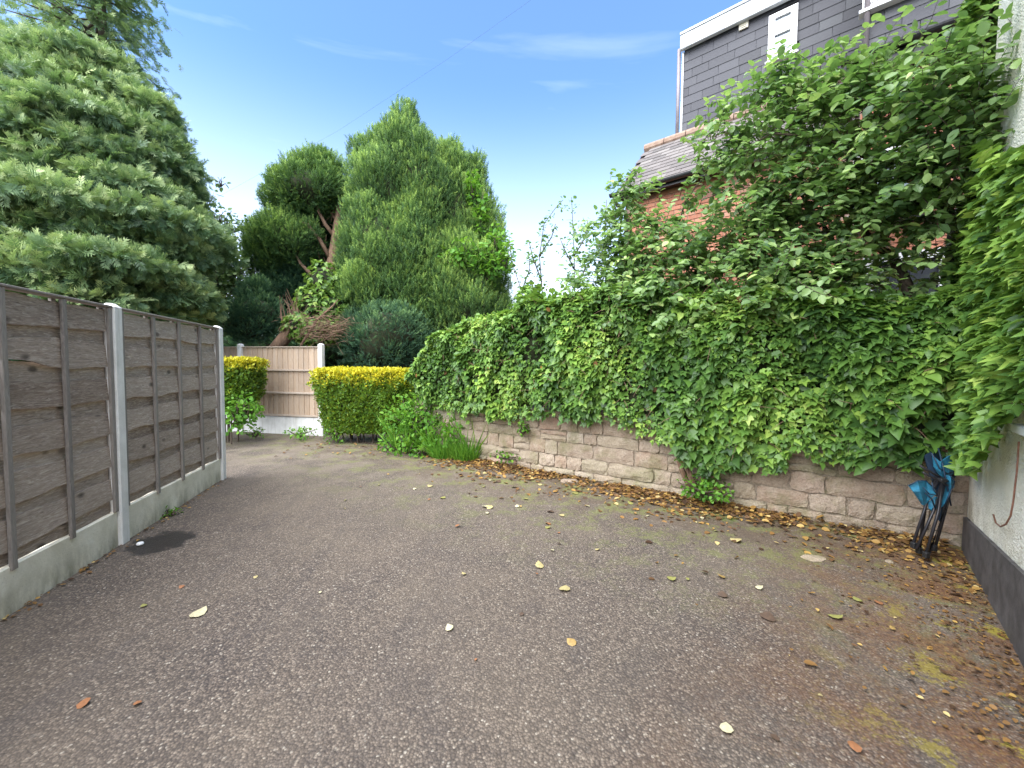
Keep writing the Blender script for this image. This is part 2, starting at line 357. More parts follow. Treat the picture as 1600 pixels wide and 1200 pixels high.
M['upvc'] = plain('white_upvc', (.78, .78, .78), .35, var=.04)
M['fascia'] = plain('pale_grey_fascia', (.6, .63, .66), .5, var=.05)
M['gutter'] = plain('black_gutter_plastic', (.025, .025, .028), .35)
M['pipe'] = plain('grey_brown_pipe', (.22, .19, .2), .45)
M['vent'] = plain('cream_vent_plastic', (.6, .56, .45), .5)
M['soffit'] = plain('dark_soffit_board', (.04, .022, .018), .7)
m, nt, p, o = mat('window_glass'); p.inputs['Base Color'].default_value = (.2, .24, .28, 1); p.inputs['Roughness'].default_value = .06
p.inputs['Metallic'].default_value = .0; p.inputs['Specular IOR Level'].default_value = 1.0; M['glass'] = m
m, nt, p, o = mat('dark_window_glass'); p.inputs['Base Color'].default_value = (.05, .055, .065, 1); p.inputs['Roughness'].default_value = .05
p.inputs['Specular IOR Level'].default_value = 1.0; M['dglass'] = m
# ---- concrete
m, nt, p, o = mat('cast_concrete'); W = wcoord(nt)
c = ramp(nt, [(.25, (.6, .59, .56)), (.7, (.82, .81, .79))], noise(nt, W, 5, 6, .65))
c = mix(nt, mr(nt, noise(nt, W, 120, 3, .7), .58, .72, 0, .35), c, (.3, .29, .27))
c = mix(nt, mr(nt, noise(nt, coord(nt, 'Object', (6, 1, .6)), 2.6, 5, .6), .52, .75, 0, .5), c, (.33, .31, .22))
lk(nt, c, p.inputs['Base Color']); p.inputs['Roughness'].default_value = .85; bump(nt, p, noise(nt, W, 130, 3), .5, .004); M['concrete'] = m
m, nt, p, o = mat('gravel_board_concrete'); W = wcoord(nt); g = N(nt, 'ShaderNodeSeparateXYZ'); lk(nt, W, g.inputs[0])
c = ramp(nt, [(.25, (.56, .52, .4)), (.6, (.78, .74, .62)), (.8, (.86, .84, .76))], noise(nt, W, 3.5, 7, .7, .6))
grime = mul(nt, mr(nt, g.outputs[2], .02, .2, 1, .1), mr(nt, noise(nt, coord(nt, 'Object', (3, 1, 1)), 3, 6, .7), .38, .65, 0, .8))
c = mix(nt, grime, c, (.17, .155, .095)); c = mix(nt, mr(nt, noise(nt, W, 110, 3), .6, .75, 0, .4), c, (.25, .24, .2))
lk(nt, c, p.inputs['Base Color']); p.inputs['Roughness'].default_value = .88; bump(nt, p, noise(nt, W, 45, 6, .7), .6, .006); M['gravel_board'] = m
# ---- wood: grain runs along local x of the piece's parent
def woodmat(name, pal, scale, knot=True, grey=(.3, .28, .26)):
    m, nt, p, o = mat(name); r = objrand(nt); tcn = N(nt, 'ShaderNodeTexCoord')
    cmb = N(nt, 'ShaderNodeCombineXYZ'); lk(nt, mul(nt, r, 37.0), cmb.inputs[0]); lk(nt, mul(nt, r, 91.0), cmb.inputs[2])
    ad = N(nt, 'ShaderNodeVectorMath', operation='ADD'); lk(nt, tcn.outputs['Object'], ad.inputs[0]); lk(nt, cmb.outputs[0], ad.inputs[1])
    mp_ = N(nt, 'ShaderNodeMapping'); mp_.inputs['Scale'].default_value = scale; lk(nt, ad.outputs[0], mp_.inputs[0])
    n = noise(nt, mp_.outputs[0], 9, 8, .65, 1.6); n2 = noise(nt, mp_.outputs[0], 2.2, 4, .6, 1.0)
    c = ramp(nt, pal, n); c = mix(nt, mr(nt, n2, .42, .68, 0, .55), c, grey)
    c = mix(nt, .3, c, ramp(nt, [(0, pal[0][1]), (1, pal[-1][1])], r))
    if knot:
        v_ = N(nt, 'ShaderNodeTexVoronoi'); v_.inputs['Scale'].default_value = 3.1; mp2 = N(nt, 'ShaderNodeMapping'); mp2.inputs['Scale'].default_value = (1.0, 1.0, 1.7)
        lk(nt, ad.outputs[0], mp2.inputs[0]); lk(nt, mp2.outputs[0], v_.inputs['Vector'])
        c = mix(nt, mr(nt, v_.outputs['Distance'], .07, .15, .75, 0), c, tuple(x*.35 for x in pal[0][1]))
        c = mix(nt, mr(nt, noise(nt, mp_.outputs[0], 4, 6, .8), .62, .7, 0, .5), c, (.42, .4, .37))
    lk(nt, c, p.inputs['Base Color']); p.inputs['Roughness'].default_value = .85; bump(nt, p, n, .7, .006); return m
M['board'] = woodmat('weathered_larch_board', [(.3, (.085, .056, .042)), (.5, (.32, .245, .195)), (.68, (.6, .52, .45))], (1.2, 6, 9), True, (.26, .19, .14))
M['batten'] = woodmat('weathered_batten', [(.25, (.13, .11, .1)), (.5, (.25, .22, .2)), (.75, (.38, .35, .31))], (9, 6, 1.2), False, (.2, .17, .15))
M['feather'] = woodmat('pale_feather_edge_board', [(.25, (.26, .18, .12)), (.5, (.44, .32, .22)), (.75, (.56, .43, .32))], (9, 6, .9), False, (.42, .37, .32))
M['rail'] = woodmat('pale_fence_rail', [(.25, (.3, .23, .17)), (.5, (.42, .34, .27)), (.75, (.52, .44, .36))], (1.2, 6, 9), False, (.44, .39, .33))
# ---- pebbledash
m, nt, p, o = mat('cream_pebbledash'); W = wcoord(nt)
v_ = N(nt, 'ShaderNodeTexVoronoi'); v_.inputs['Scale'].default_value = 85; v_.feature = 'SMOOTH_F1'; lk(nt, W, v_.inputs['Vector'])
c = ramp(nt, [(.3, (.8, .76, .63)), (.7, (.88, .86, .76))], noise(nt, W, 3, 6, .6))
c = mix(nt, mr(nt, noise(nt, W, 22, 6, .75), .6, .75, 0, .5), c, (.36, .31, .2))
gz = N(nt, 'ShaderNodeSeparateXYZ'); lk(nt, W, gz.inputs[0])
c = mix(nt, mul(nt, mr(nt, gz.outputs[2], .3, .75, 1, 0), mr(nt, noise(nt, W, 8, 6, .7), .42, .62, 0, .7)), c, (.38, .34, .22))
lk(nt, c, p.inputs['Base Color']); p.inputs['Roughness'].default_value = .9
bump(nt, p, mul(nt, mul(nt, v_.outputs['Distance'], -1), noise(nt, W, 35, 4), 'ADD'), 1.0, .012); M['render'] = m
M['plinth'] = plain('black_bitumen_plinth', (.085, .078, .078), .7, var=.5, sc=7, bs=.4)
M['rust'] = plain('rusty_rod', (.2, .09, .055), .7, var=.4, sc=30)
M['chair_blue'] = plain('turquoise_nylon', (.022, .17, .28), .55, var=.45, sc=22, bs=.5)
M['chair_dark'] = plain('navy_nylon', (.012, .03, .06), .6)
M['steel'] = plain('black_steel_tube', (.03, .028, .032), .35, .3)
M['plastic'] = plain('black_plastic', (.015, .015, .016), .5)

# ================================================================== GROUND
g = MB(); g.add([(-400, -400, -.03), (400, -400, -.03), (400, 900, -.03), (-400, 900, -.03)], [(0, 1, 2, 3)])
tag(g.build('ground', M['soil']), kind='structure')
# the drive: a gently uneven sheet
P1, P2 = Vector((-3.343, 3.326, 0)), Vector((-3.865, 5.217, 0))
FD = (P1-P2).normalized(); FN = Vector((-FD.y, FD.x, 0))       # along the fence towards the camera, and into the drive
WA = Vector((-.563, 6.409, 0)); WD = (Vector((3.9, 3.4, 0))-WA).normalized(); WN = Vector((WD.y, -WD.x, 0))  # stone wall; WN points into the drive
if WN.y > 0: WN = -WN
RC = Vector((3.881, 3.321, 0)); RD = Vector((-.665, -.747, 0)); RN = Vector((-.747, .665, 0))
nx, ny = 110, 110; V = []; Fc = []
for j in range(ny+1):
    for i in range(nx+1):
        x, y = -6.2+11.2*i/nx, -5+14.2*j/ny
        z = .008+.006*math.sin(1.9*x+.7*y)*math.sin(1.3*y-.4*x)+.004*math.sin(4.1*x+1.1)*math.sin(3.7*y)
        if y > 6.3: z += .01*(y-6.3)
        V.append((x, y, z))
for j in range(ny):
    for i in range(nx):
        a = j*(nx+1)+i; Fc.append((a, a+1, a+nx+2, a+nx+1))
tag(MB().add(V, Fc).build('driveway', M['tarmac'], smooth=True), kind='structure')
# raised garden behind the stone wall
b = MB()
A, B = WA-WD*1.6-WN*.3, WA+WD*7.5-WN*.3; Cc, D = B-WN*9, A-WN*9
b.add([A, B, Cc, D]+[p_+Vector((0, 0, .85)) for p_ in (A, B, Cc, D)], [(4, 5, 6, 7), (0, 1, 5, 4), (1, 2, 6, 5), (2, 3, 7, 6), (3, 0, 4, 7)])
tag(b.build('raised_garden_ground', M['soil']), kind='structure')

# ================================================================== LEFT FENCE
fz = math.atan2(FD.y, FD.x)
fence = tag(empty('waney_lap_fence', P2, fz), 'grey weathered overlap timber fence with concrete posts along the left of the drive', 'fence')
def post(x, h, parent, s=.05, y0=-.05):
    b = MB(); b.cbox(x-s, x+s, y0, y0+.1, 0, h-.03, .008)
    b.add([(x-s, y0, h-.032), (x+s, y0, h-.032), (x+s, y0+.1, h-.032), (x-s, y0+.1, h-.032), (x-s*.5, y0+.03, h), (x+s*.5, y0+.03, h), (x+s*.5, y0+.07, h), (x-s*.5, y0+.07, h)],
          [(0, 1, 5, 4), (1, 2, 6, 5), (2, 3, 7, 6), (3, 0, 4, 7), (4, 5, 6, 7)])
    return b.build('concrete_post', M['concrete'], parent)
SP = (P1-P2).length
def wav(t, ph, amp, big):
    return amp*(math.sin(5.1*t+ph)+.6*math.sin(11.3*t+2*ph)+.35*math.sin(23*t+3.1*ph)) + big*math.exp(-((t-.9-.5*math.sin(ph))/.28)**2)
def waney_board(x0, x1, zt, zb, yt, yb, ph, amp, big, name, parent):
    n = 26; V = []; F_ = []; th = .009
    for i in range(n+1):
        x = x0+(x1-x0)*i/n; t = i/n*1.9
        zlo = zb+wav(t, ph, amp, big); zhi = zt+wav(t, ph+2.2, amp*.6, big*.5); zm = (zlo+zhi)/2
        ym = (yt+yb)/2+.002*math.sin(7*t+ph)
        V += [(x, yt, zhi), (x, ym, zm), (x, yb, zlo), (x, yb-th, zlo), (x, yt-th, zhi)]
    for i in range(n):
        for k in range(5):
            F_.append((i*5+k, i*5+(k+1) % 5, (i+1)*5+(k+1) % 5, (i+1)*5+k))
    F_ += [tuple(range(5))[::-1], tuple(n*5+k for k in range(5))]
    return MB().add(V, F_).build(name, M['board'], parent)
def fence_panel(x0, zb, big):
    pn = empty('fence_panel', (0, 0, 0), 0, fence); x1 = x0+SP-.1; H = 2.0
    nb = 6; pitch = (H-zb-.03)/nb
    for i in range(nb):
        zt = H-.03-i*pitch; r = random.uniform
        ph = r(0, 6); bg_ = big if i in (1, 2) else 0.0
        waney_board(x0+.04, x1-.04, zt+.004, zt-pitch*.64, .006, .016, ph, .009, bg_*(1 if i == 1 else .8), 'board', pn)       # front
        waney_board(x0+.04, x1-.04, zt-pitch*.5, zt-pitch*1.08 if i < nb-1 else zt-pitch+.004, -.012, -.004, ph+3, .003, 0, 'board', pn)    # set back
    for k in (0, 1, 2, 3, 4):
        xc = x0+.022+(x1-x0-.044)*k/4; wd = .02 if k in (0, 4) else .019
        MB().cbox(xc-wd, xc+wd, .014, .036, zb+.002-(.03 if k in (1, 2, 3) else 0), H-.004, .003).build('batten', M['batten'], pn)
        MB().cbox(xc-wd, xc+wd, -.045, -.024, zb+.002, H-.004, .003).build('batten', M['batten'], pn)
    MB().cbox(x0, x1, -.05, .042, H, H+.016, .003).build('capping_rail', M['batten'], pn)
    b = MB(); n = 20; V = []
    # gravel board below the panel, recessed face
    b.cbox(x0, x1, -.028, .022, -.02, zb, .006); b.build('gravel_board', M['gravel_board'], fence)
fence_panel(.05, .30, .0); fence_panel(SP+.05, .30, .05); fence_panel(2*SP+.05, .30, .02)
for k in (0, 1, 2, 3): post(k*SP, 2.04, fence)

# ================================================================== FAR FENCE
FA, FB = Vector((-8.0, 9.2, 0)), Vector((-4.05, 8.42, 0)); fd = (FB-FA).normalized()
far = tag(empty('closeboard_fence', FB, math.atan2(fd.y, fd.x)), 'pale brown vertical closeboard fence with a concrete base at the far end of the drive', 'fence')
fl = (FB-FA).length
for x in (0.02, -1.98, -3.98): post(x, 1.99, far, .05, -.07)
for k in range(2):
    x0, x1 = -1.93-2*k, -.03-2*k
    nb = 15; bw = (x1-x0)/nb
    for i in range(nb):
        xa = x0+i*bw; h = 1.90+random.uniform(-.006, .006); y = random.uniform(-.003, .003)
        MB().add([(xa-.012, y, .42), (xa+bw, y, .42), (xa+bw, y-.018, .42), (xa-.012, y-.006, .42), (xa-.012, y, h), (xa+bw, y, h), (xa+bw, y-.018, h), (xa-.012, y-.006, h)],
                 [(0, 3, 2, 1), (4, 5, 6, 7), (0, 1, 5, 4), (1, 2, 6, 5), (2, 3, 7, 6), (3, 0, 4, 7)])
        # feather edge: thin edge tucked under the thick edge of its neighbour; front face looks towards -y
        t0, t1 = -.008, -.022
        MB().add([(xa-.012, .004, .42), (xa+bw, .004, .42), (xa+bw, t1+y, .42), (xa-.012, t0+y, .42), (xa-.012, .004, h), (xa+bw, .004, h), (xa+bw, t1+y, h), (xa-.012, t0+y, h)],
                 [(0, 1, 2, 3), (4, 7, 6, 5), (0, 4, 5, 1), (1, 5, 6, 2), (2, 6, 7, 3), (3, 7, 4, 0)]).build('board', M['feather'], far)
    for z in (.44, .93, 1.42):
        MB().cbox(x0, x1, -.062, -.03, z-.02, z+.02, .004).build('rail', M['rail'], far)
    MB().cbox(x0-.01, x1+.01, -.05, .02, 1.905, 1.925, .003).build('capping_rail', M['rail'], far)
    MB().cbox(x0-.02, x1+.02, -.035, .02, 0, .405, .006).build('gravel_board', M['concrete'], far)

# ================================================================== STONE WALL
wz = math.atan2(WD.y, WD.x)
swall = tag(empty('stone_garden_wall', WA, wz), 'low mossy sandstone rubble wall holding up the ivy bank on the right', 'wall')
WLEN = 5.45; WH = .92
MB().box(-1.4, WLEN, .03, .34, -.02, WH).build('mortar_core', M['mortar'], swall)
def stone_mesh(seed, lx, lz):
    r = random.Random(seed); V = []; F_ = []; nx_, nz_ = 5, 3
    for j in range(nz_+1):
        for i in range(nx_+1):
            x, z = lx*(i/nx_-.5), lz*(j/nz_-.5); e = (i in (0, nx_)) or (j in (0, nz_))
            cr = (i in (0, nx_)) and (j in (0, nz_))
            V.append((x*(1-.05*cr)+r.uniform(-.011, .011), -.012*(not e)-r.uniform(0, .012), z*(1-.08*cr)+r.uniform(-.011, .011)))
    nfr = len(V)
    for j in range(nz_):
        for i in range(nx_):
            a = j*(nx_+1)+i; F_.append((a, a+1, a+nx_+2, a+nx_+1))
    ring = [i for i in range(nx_+1)]+[(j+1)*(nx_+1)-1 for j in range(1, nz_+1)]+[nz_*(nx_+1)+i for i in range(nx_-1, -1, -1)]+[j*(nx_+1) for j in range(nz_-1, 0, -1)]
    b0 = len(V)
    for q in ring: V.append((V[q][0]*1.04, .05, V[q][2]*1.04))
    for k in range(len(ring)):
        k2 = (k+1) % len(ring); F_.append((ring[k], b0+k, b0+k2, ring[k2]))
    return MB().add(V, F_).mesh('stone')
z = 0.0; rowi = 0
while z < WH-.04:
    hrow = random.choice((.11, .15, .18, .2)); hrow = min(hrow, WH-z)
    x = -1.35-random.uniform(0, .2)
    while x < WLEN:
        l = random.choice((.2, .28, .36, .45, .58))*random.uniform(.9, 1.1); l = min(l, WLEN+.02-x)
        if l < .06: break
        two = random.random() < .22 and hrow > .12
        for (zz, hh) in ([(z, hrow*.5), (z+hrow*.5, hrow*.5)] if two else [(z, hrow)]):
            me = stone_mesh(random.random(), l-.012, hh-.012); me.materials.append(M['stone'])
            o = link('stone', me, None, swall, (x+l/2, .014+random.uniform(-.006, .012), zz+hh/2), (random.uniform(-.03, .03), random.uniform(-.025, .025), random.uniform(-.02, .02)))
        x += l
    z += hrow; rowi += 1

# ================================================================== CREAM WALL ON THE RIGHT
rz = math.atan2(RD.y, RD.x)
rw = tag(empty('rendered_house_wall', RC, rz), 'cream pebbledashed house wall with black plinth at the right edge', 'wall')
# local x runs towards the camera, local -y is the outside face? (RN = local y rotated)
side = 1 if (Matrix.Rotation(rz, 3, 'Z') @ Vector((0, 1, 0))).dot(RN) > 0 else -1
def rb(x0, x1, d0, d1, z0, z1, m_, name, ch=0):       # d = distance out of the wall face
    y0, y1 = sorted((side*d0, side*d1)); b = MB(); b.box(x0, x1, y0, y1, z0, z1, ch=ch); return b.build(name, m_, rw)
rb(0, 7, -.4, 0, .25, 7, M['render'], 'wall')
b = MB(); ya, yb = sorted((side*-.3, side*.022))
V = [(0, ya, -.02), (7, ya, -.02), (7, yb, -.02), (0, yb, -.02), (0, ya, .3), (7, ya, .96), (7, yb, .96), (0, yb, .3)]
b.add(V, [(0, 3, 2, 1), (4, 5, 6, 7), (0, 1, 5, 4), (1, 2, 6, 5), (2, 3, 7, 6), (3, 0, 4, 7)]).build('plinth', M['plinth'], rw)
# white sill whose end shows at the edge of the picture
sp = on_plane(1592, 667, RC+RN*.03, RN); sxl = (sp-RC).dot(RD)
rb(sxl, sxl+1.3, -.1, .06, sp.z-.03, sp.z+.02, M['upvc'], 'window_sill', .006)
rb(sxl+.06, sxl+1.24, -.1, .02, sp.z+.021, sp.z+1.2, M['upvc'], 'window_frame', .006)
# rusty hanging hook
hk = []
for q in [(1592, 690), (1589, 735), (1583, 785), (1579, 806), (1572, 819), (1563, 823), (1556, 817), (1552, 804)]:
    hk.append(on_plane(q[0], q[1], RC+RN*.035, RN))
hb = MB(); hb.tube(hk, .0045, 6); 
o_ = hb.build('hanging_hook', M['rust'], smooth=True); tag(o_, 'thin rusty hooked rod hanging under the white sill on the cream wall', 'hook')

# ================================================================== BRICK HOUSE
HU = Vector((.769, -.639, 0)).normalized(); HNi = Vector((.639, .769, 0)).normalized()   # along the front, and inwards
H0 = Vector((2.1, 7.6, 0)); hzr = math.atan2(HU.y, HU.x)                                      # local x = HU, local y = HNi
house = tag(empty('brick_house', H0, hzr), 'red brick house with a slate-hung box dormer behind the fruit tree', 'house')
HI = (Matrix.Translation(H0) @ Matrix.Rotation(hzr, 4, 'Z')).inverted()
def hloc(px, py, y):                      # pixel on the plane local y = const -> local point
    return HI @ on_plane(px, py, H0+HNi*y, HNi)
EA = 4.92; XB = 3.3; YB = -.5; RIDGE_Y = 1.2; SL = 1.0; DY = 1.2
def hb_(x0, x1, y0, y1, z0, z1, m_, name, ch=0, parent=None):
    b = MB(); b.box(x0, x1, y0, y1, z0, z1, ch=ch); return b.build(name, m_, parent or house)
hb_(0, XB, .012, 5, .6, EA, M['bmortar'], 'mortar_wall')
hb_(XB, 10, YB+.012, 5, .6, 5.2, M['bmortar'], 'mortar_wall')
# gable triangle on the left end
b = MB(); b.add([(0.004, .02, EA), (0.004, 2*RIDGE_Y, EA), (0.004, RIDGE_Y, EA+RIDGE_Y*SL), (.2, .02, EA), (.2, 2*RIDGE_Y, EA), (.2, RIDGE_Y, EA+RIDGE_Y*SL)], [(0, 2, 1), (3, 4, 5), (0, 3, 5, 2), (1, 2, 5, 4)]); b.build('gable', M['bmortar'], house)
# bricks: those in the open part of the wall one by one, the rest joined
bm_ = []
for i in range(4):
    me = MB().cbox(-.107, .107, -.0, .03, -.0325, .0325, .004).mesh('brick'); me.materials.append(M['brick']); bm_.append(me)
rest = MB(); cnt = 0
win = []          # openings (x0,x1,z0,z1,plane)
wA = hloc(1290, 345, YB); wB = hloc(1475, 470, YB)
rows = int((EA-.9)/.075)
for j in range(rows+5):
    z = .94+j*.075; off = .1125 if j % 2 else 0
    for seg, (xs, xe, yy, top) in enumerate(((0, XB, 0, EA), (XB, 8.2, YB, 5.2))):
        if z+.03 > top: continue
        x = xs+.1125+off-.1125*(j % 2)*0
        x = xs+.112+off
        while x < xe-.1:
            inside = any(a-.1 < x < b_+.1 and c_-.03 < z < d_+.03 and s_ == seg for a, b_, c_, d_, s_ in win)
            if not inside:
                if seg == 0 and z > 3.15 and x < 2.4 and cnt < 298:
                    cnt += 1; link('brick', bm_[0], None, house, (x+random.uniform(-.001, .001), -.002*random.random(), z), (0, 0, 0))
                else:
                    rest.box(x-.107, x+.107, yy-.001, yy+.02, z-.0325, z+.0325)
            x += .225
rest.build('brickwork', M['brick'], house, kind='stuff')
# roof of the low part: slates from eaves to ridge
rl = math.sqrt(RIDGE_Y**2+(RIDGE_Y*SL)**2)+.22; ang = math.atan(SL)
rt = MB().add([(-.12, -.2, EA-.2*SL+.0), (XB+.2, -.2, EA-.2*SL), (XB+.2, RIDGE_Y, EA+RIDGE_Y*SL), (-.12, RIDGE_Y, EA+RIDGE_Y*SL), (-.12, 2*RIDGE_Y+.2, EA-.2*SL), (XB+.2, 2*RIDGE_Y+.2, EA-.2*SL)],
              [(0, 1, 2, 3), (3, 2, 5, 4)]).build('roof_deck', M['soffit'], house)
sm_ = []
for wd in (.25,):
    me = MB().cbox(-wd/2+.002, wd/2-.002, -.0, .3, 0, .008, .002).mesh('roof_tile'); me.materials.append(M['rooftile']); sm_.append(me)
ncr = 12; gz_ = (rl)/ncr
for j in range(ncr):
    for i in range(15):
        x = -.12+.125+i*.25+(.125 if j % 2 else 0)-.0
        if x > XB: continue
        s0 = j*gz_; y = -.22+s0*math.cos(ang); zz = EA-.22*SL+s0*math.sin(ang)+.03+random.uniform(0, .003)
        link('roof_tile', sm_[0], None, house, (x, y, zz), (ang-.06, random.uniform(-.006, .006), 0), (1, gz_*1.35/.3, 1))
for i in range(8):
    hh = MB(); hh.tube([(-.12+i*.42, RIDGE_Y, EA+RIDGE_Y*SL+.02), (-.12+i*.42+.405, RIDGE_Y, EA+RIDGE_Y*SL+.02)], .095, 10); hh.build('ridge_tile', M['terra'], house)
hb_(-.12, XB, -.21, -.185, EA-.29, EA-.16, M['gutter'], 'fascia_board', .004)
hb_(-.1, XB, -.184, .0, EA-.26, EA-.245, M['soffit'], 'soffit')
def gutter(x0, x1, y, z):
    b = MB(); n = 8; V = []
    for x in (x0, x1):
        for r in (.056, .05):
            for k in range(n+1):
                t = math.pi*k/n; V.append((x, y-r*math.cos(t), z-r*math.sin(t)))
    F_ = []
    s = n+1
    for k in range(n):
        F_ += [(k, k+1, 2*s+k+1, 2*s+k), (s+k, 3*s+k, 3*s+k+1, s+k+1), (k, s+k, s+k+1, k+1), (2*s+k, 2*s+k+1, 3*s+k+1, 3*s+k)]
    F_ += [(0, 2*s, 3*s, s), (n, s+n, 3*s+n, 2*s+n), tuple(range(s)), tuple(2*s+k for k in range(s))]
    return b.add(V, F_).build('gutter', M['gutter'], house)
gutter(-.18, XB, -.27, EA-.19)
MB().tube([(-.1, -.27, EA-.24), (-.09, -.27, EA-.33), (.02, -.13, EA-.5), (.05, -.04, EA-.56), (.05, -.04, .86)], .034, 9).build('downpipe', M['gutter'], house, smooth=True)
# right part: higher eaves standing forward
hb_(XB-.15, 9, YB-.3, YB-.275, 5.06, 5.24, M['gutter'], 'fascia_board', .004)
hb_(XB-.1, 9, YB-.274, YB, 5.08, 5.095, M['soffit'], 'soffit')
gutter(XB-.2, 9, YB-.36, 5.24)
MB().box(XB-.1, 9, YB-.35, YB-.02, 5.245, 5.26).build('eaves_strip', M['rooftile'], house)
# slate hung dormer, two planes
dl = hloc(1066, 205, DY); dt = hloc(1075, 79, DY)
DX0 = dl.x; DZ0 = EA+DY*SL-.05; DZ1 = dt.z
hb_(DX0, XB+.1, DY+.03, 4.5, DZ0-.4, DZ1+.2, M['soffit'], 'dormer_core')
hb_(XB+.02, 9, YB+.03, 4.4, 5.2, DZ1+.45, M['soffit'], 'dormer_core')
wd1 = hloc(1199, 102, DY); wd1b = hloc(1245, 12, DY); wl = hloc(1221, 50, DY)
wx0, wx1 = hloc(1201, 60, DY).x, hloc(1246, 50, DY).x
wz0, wz1 = hloc(1222, 92, DY).z, hloc(1222, 19, DY).z
w2x0 = hloc(1347, 18, YB).x; w2z0 = hloc(1347, 23, YB).z
slm = []
for wd in (.30, .34, .38, .44):
    me = MB().cbox(-wd/2+.002, wd/2-.002, -.007, 0, 0, .26, .002).mesh('slate'); me.materials.append(M['slate']); slm.append((wd, me))
def slates(x0, x1, y, z0, z1, hole, g_=.165):
    nr = int((z1-z0)/g_)+1
    for j in range(nr):
        z = z0+j*g_; x = x0-(.17 if j % 2 else 0)-random.uniform(0, .1)
        while x < x1:
            wd, me = random.choice(slm); xc = x+wd/2; a, b_ = x, x+wd; x += wd
            a, b_ = max(a, x0), min(b_, x1)
            if hole and z+.165 > hole[2] and z < hole[3]:
                if b_ > hole[0] and a < hole[0]: b_ = hole[0]
                elif a < hole[1] and b_ > hole[1]: a = hole[1]
                elif a >= hole[0] and b_ <= hole[1]: continue
            if b_-a < .03: continue
            h_ = 1.0
            if z+.22 > z1+.05: h_ = max(.1, (z1+.05-z)/.26)
            link('slate', me, None, house, ((a+b_)/2, y+random.uniform(-.0015, .0015), z), (-.045, random.uniform(-.004, .004), 0), ((b_-a)/wd, 1, h_))
slates(DX0, XB+.05, DY, DZ0, DZ1, (wx0, wx1, wz0, wz1))
slates(XB+.02, 6.2, YB, 5.27, DZ1+.42, (w2x0, w2x0+1.1, w2z0, w2z0+1.2))
# fascia, corner trim and pipes of the dormer
hb_(DX0-.05, XB+.08, DY-.12, DY-.03, DZ1, DZ1+.27, M['fascia'], 'dormer_fascia', .01)
hb_(DX0-.05, XB+.08, DY-.14, 4.6, DZ1+.271, DZ1+.31, M['fascia'], 'dormer_roof')
hb_(XB-.02, 9, YB-.16, 4.6, DZ1+.46, DZ1+.7, M['fascia'], 'dormer_roof')
hb_(DX0-.035, DX0-.003, DY-.025, DY+.05, DZ0-.1, DZ1, M['upvc'], 'corner_trim', .004)
MB().tube([(DX0-.1, DY-.0, DZ0-.1), (DX0-.1, DY-.0, DZ1+.1)], .034, 9).build('downpipe', M['pipe'], house, smooth=True)
MB().tube([(XB+.02, YB-.06, 5.2), (XB+.02, YB-.06, DZ1+.5)], .03, 9).build('downpipe', M['pipe'], house, smooth=True)
MB().tube([(XB-1.2, YB+.2, 4.98), (XB-.1, YB-.02, 5.1), (XB+.02, YB-.06, 5.2)], .03, 9).build('overflow_pipe', M['pipe'], house, smooth=True)
def window(x0, x1, z0, z1, y, split=None, glass='glass', par=house, fr=.06):
    wn = empty('window', (0, 0, 0), 0, par)
    b = MB()
    zs = [z0, z1] if split is None else [z0, split, z1]
    b.box(x0, x0+fr, y-.05, y+.03, z0, z1); b.box(x1-fr, x1, y-.05, y+.03, z0, z1)
    b.box(x0+fr, x1-fr, y-.05, y+.03, z1-fr, z1); b.box(x0+fr, x1-fr, y-.05, y+.03, z0, z0+fr)
    if split: b.box(x0+fr, x1-fr, y-.06, y+.03, split-.03, split+.03)
    b.build('frame', M['upvc'], wn)
    for i in range(len(zs)-1):
        a = zs[i]+(fr if i == 0 else .03); c = zs[i+1]-(fr if i == len(zs)-2 else .03)
        # opening sash
        s = MB(); q = .035
        s.box(x0+fr+.002, x0+fr+q, y-.065, y-.02, a+.002, c-.002); s.box(x1-fr-q, x1-fr-.002, y-.065, y-.02, a+.002, c-.002)
        s.box(x0+fr+q, x1-fr-q, y-.065, y-.02, c-q, c-.002); s.box(x0+fr+q, x1-fr-q, y-.065, y-.02, a+.002, a+q)
        s.build('sash', M['upvc'], wn)
        MB().box(x0+fr+q-.01, x1-fr-q+.01, y-.03, y-.024, a+q-.01, c-q+.01).build('pane', M[glass], wn)
    MB().cbox(x0-.03, x1+.03, y-.1, y+.02, z0-.04, z0-.002, .004).build('sill', M['upvc'], wn)
    return wn
window(wx0, wx1, wz0, wz1, DY, split=wz0+(wz1-wz0)*.6)
window(w2x0, w2x0+1.1, w2z0, w2z0+1.2, YB, split=w2z0+.8)
# lower windows glimpsed between the leaves
g1a, g1b = hloc(1345, 480, YB), hloc(1484, 470, YB)
z_ = hloc(1472, 500, YB).z
window(g1a.x, g1b.x, z_, hloc(1472, 388, YB).z, YB-.02, None, 'dglass', fr=.07)
u0, u1 = hloc(1330, 320, YB), hloc(1450, 310, YB)
window(u0.x, u1.x, hloc(1390, 330, YB).z, hloc(1390, 230, YB).z, YB-.02, None, 'glass', fr=.07)
hb_(u0.x-.35, u1.x+.9, YB-.07, YB-.0025, hloc(1390, 345, YB).z-.06, hloc(1390, 345, YB).z, M['gutter'], 'string_course', .006)
# vent
va = hloc(1155, 48, DY); vb = hloc(1170, 32, DY)
vn = empty('vent', (0, 0, 0), 0, house)
va, vb = (va.x, hloc(1162, 47, DY).z), (vb.x, hloc(1162, 33, DY).z)
MB().cbox(va[0], vb[0], DY-.04, DY-.01, va[1], vb[1], .004).build('frame', M['vent'], vn)
for k in range(4):
    zc = va[1]+(vb[1]-va[1])*(k+1)/5.0
    MB().box(va[0]+.03, vb[0]-.03, DY-.05, DY-.041, zc-.006, zc+.004).build('louvre', M['vent'], vn)

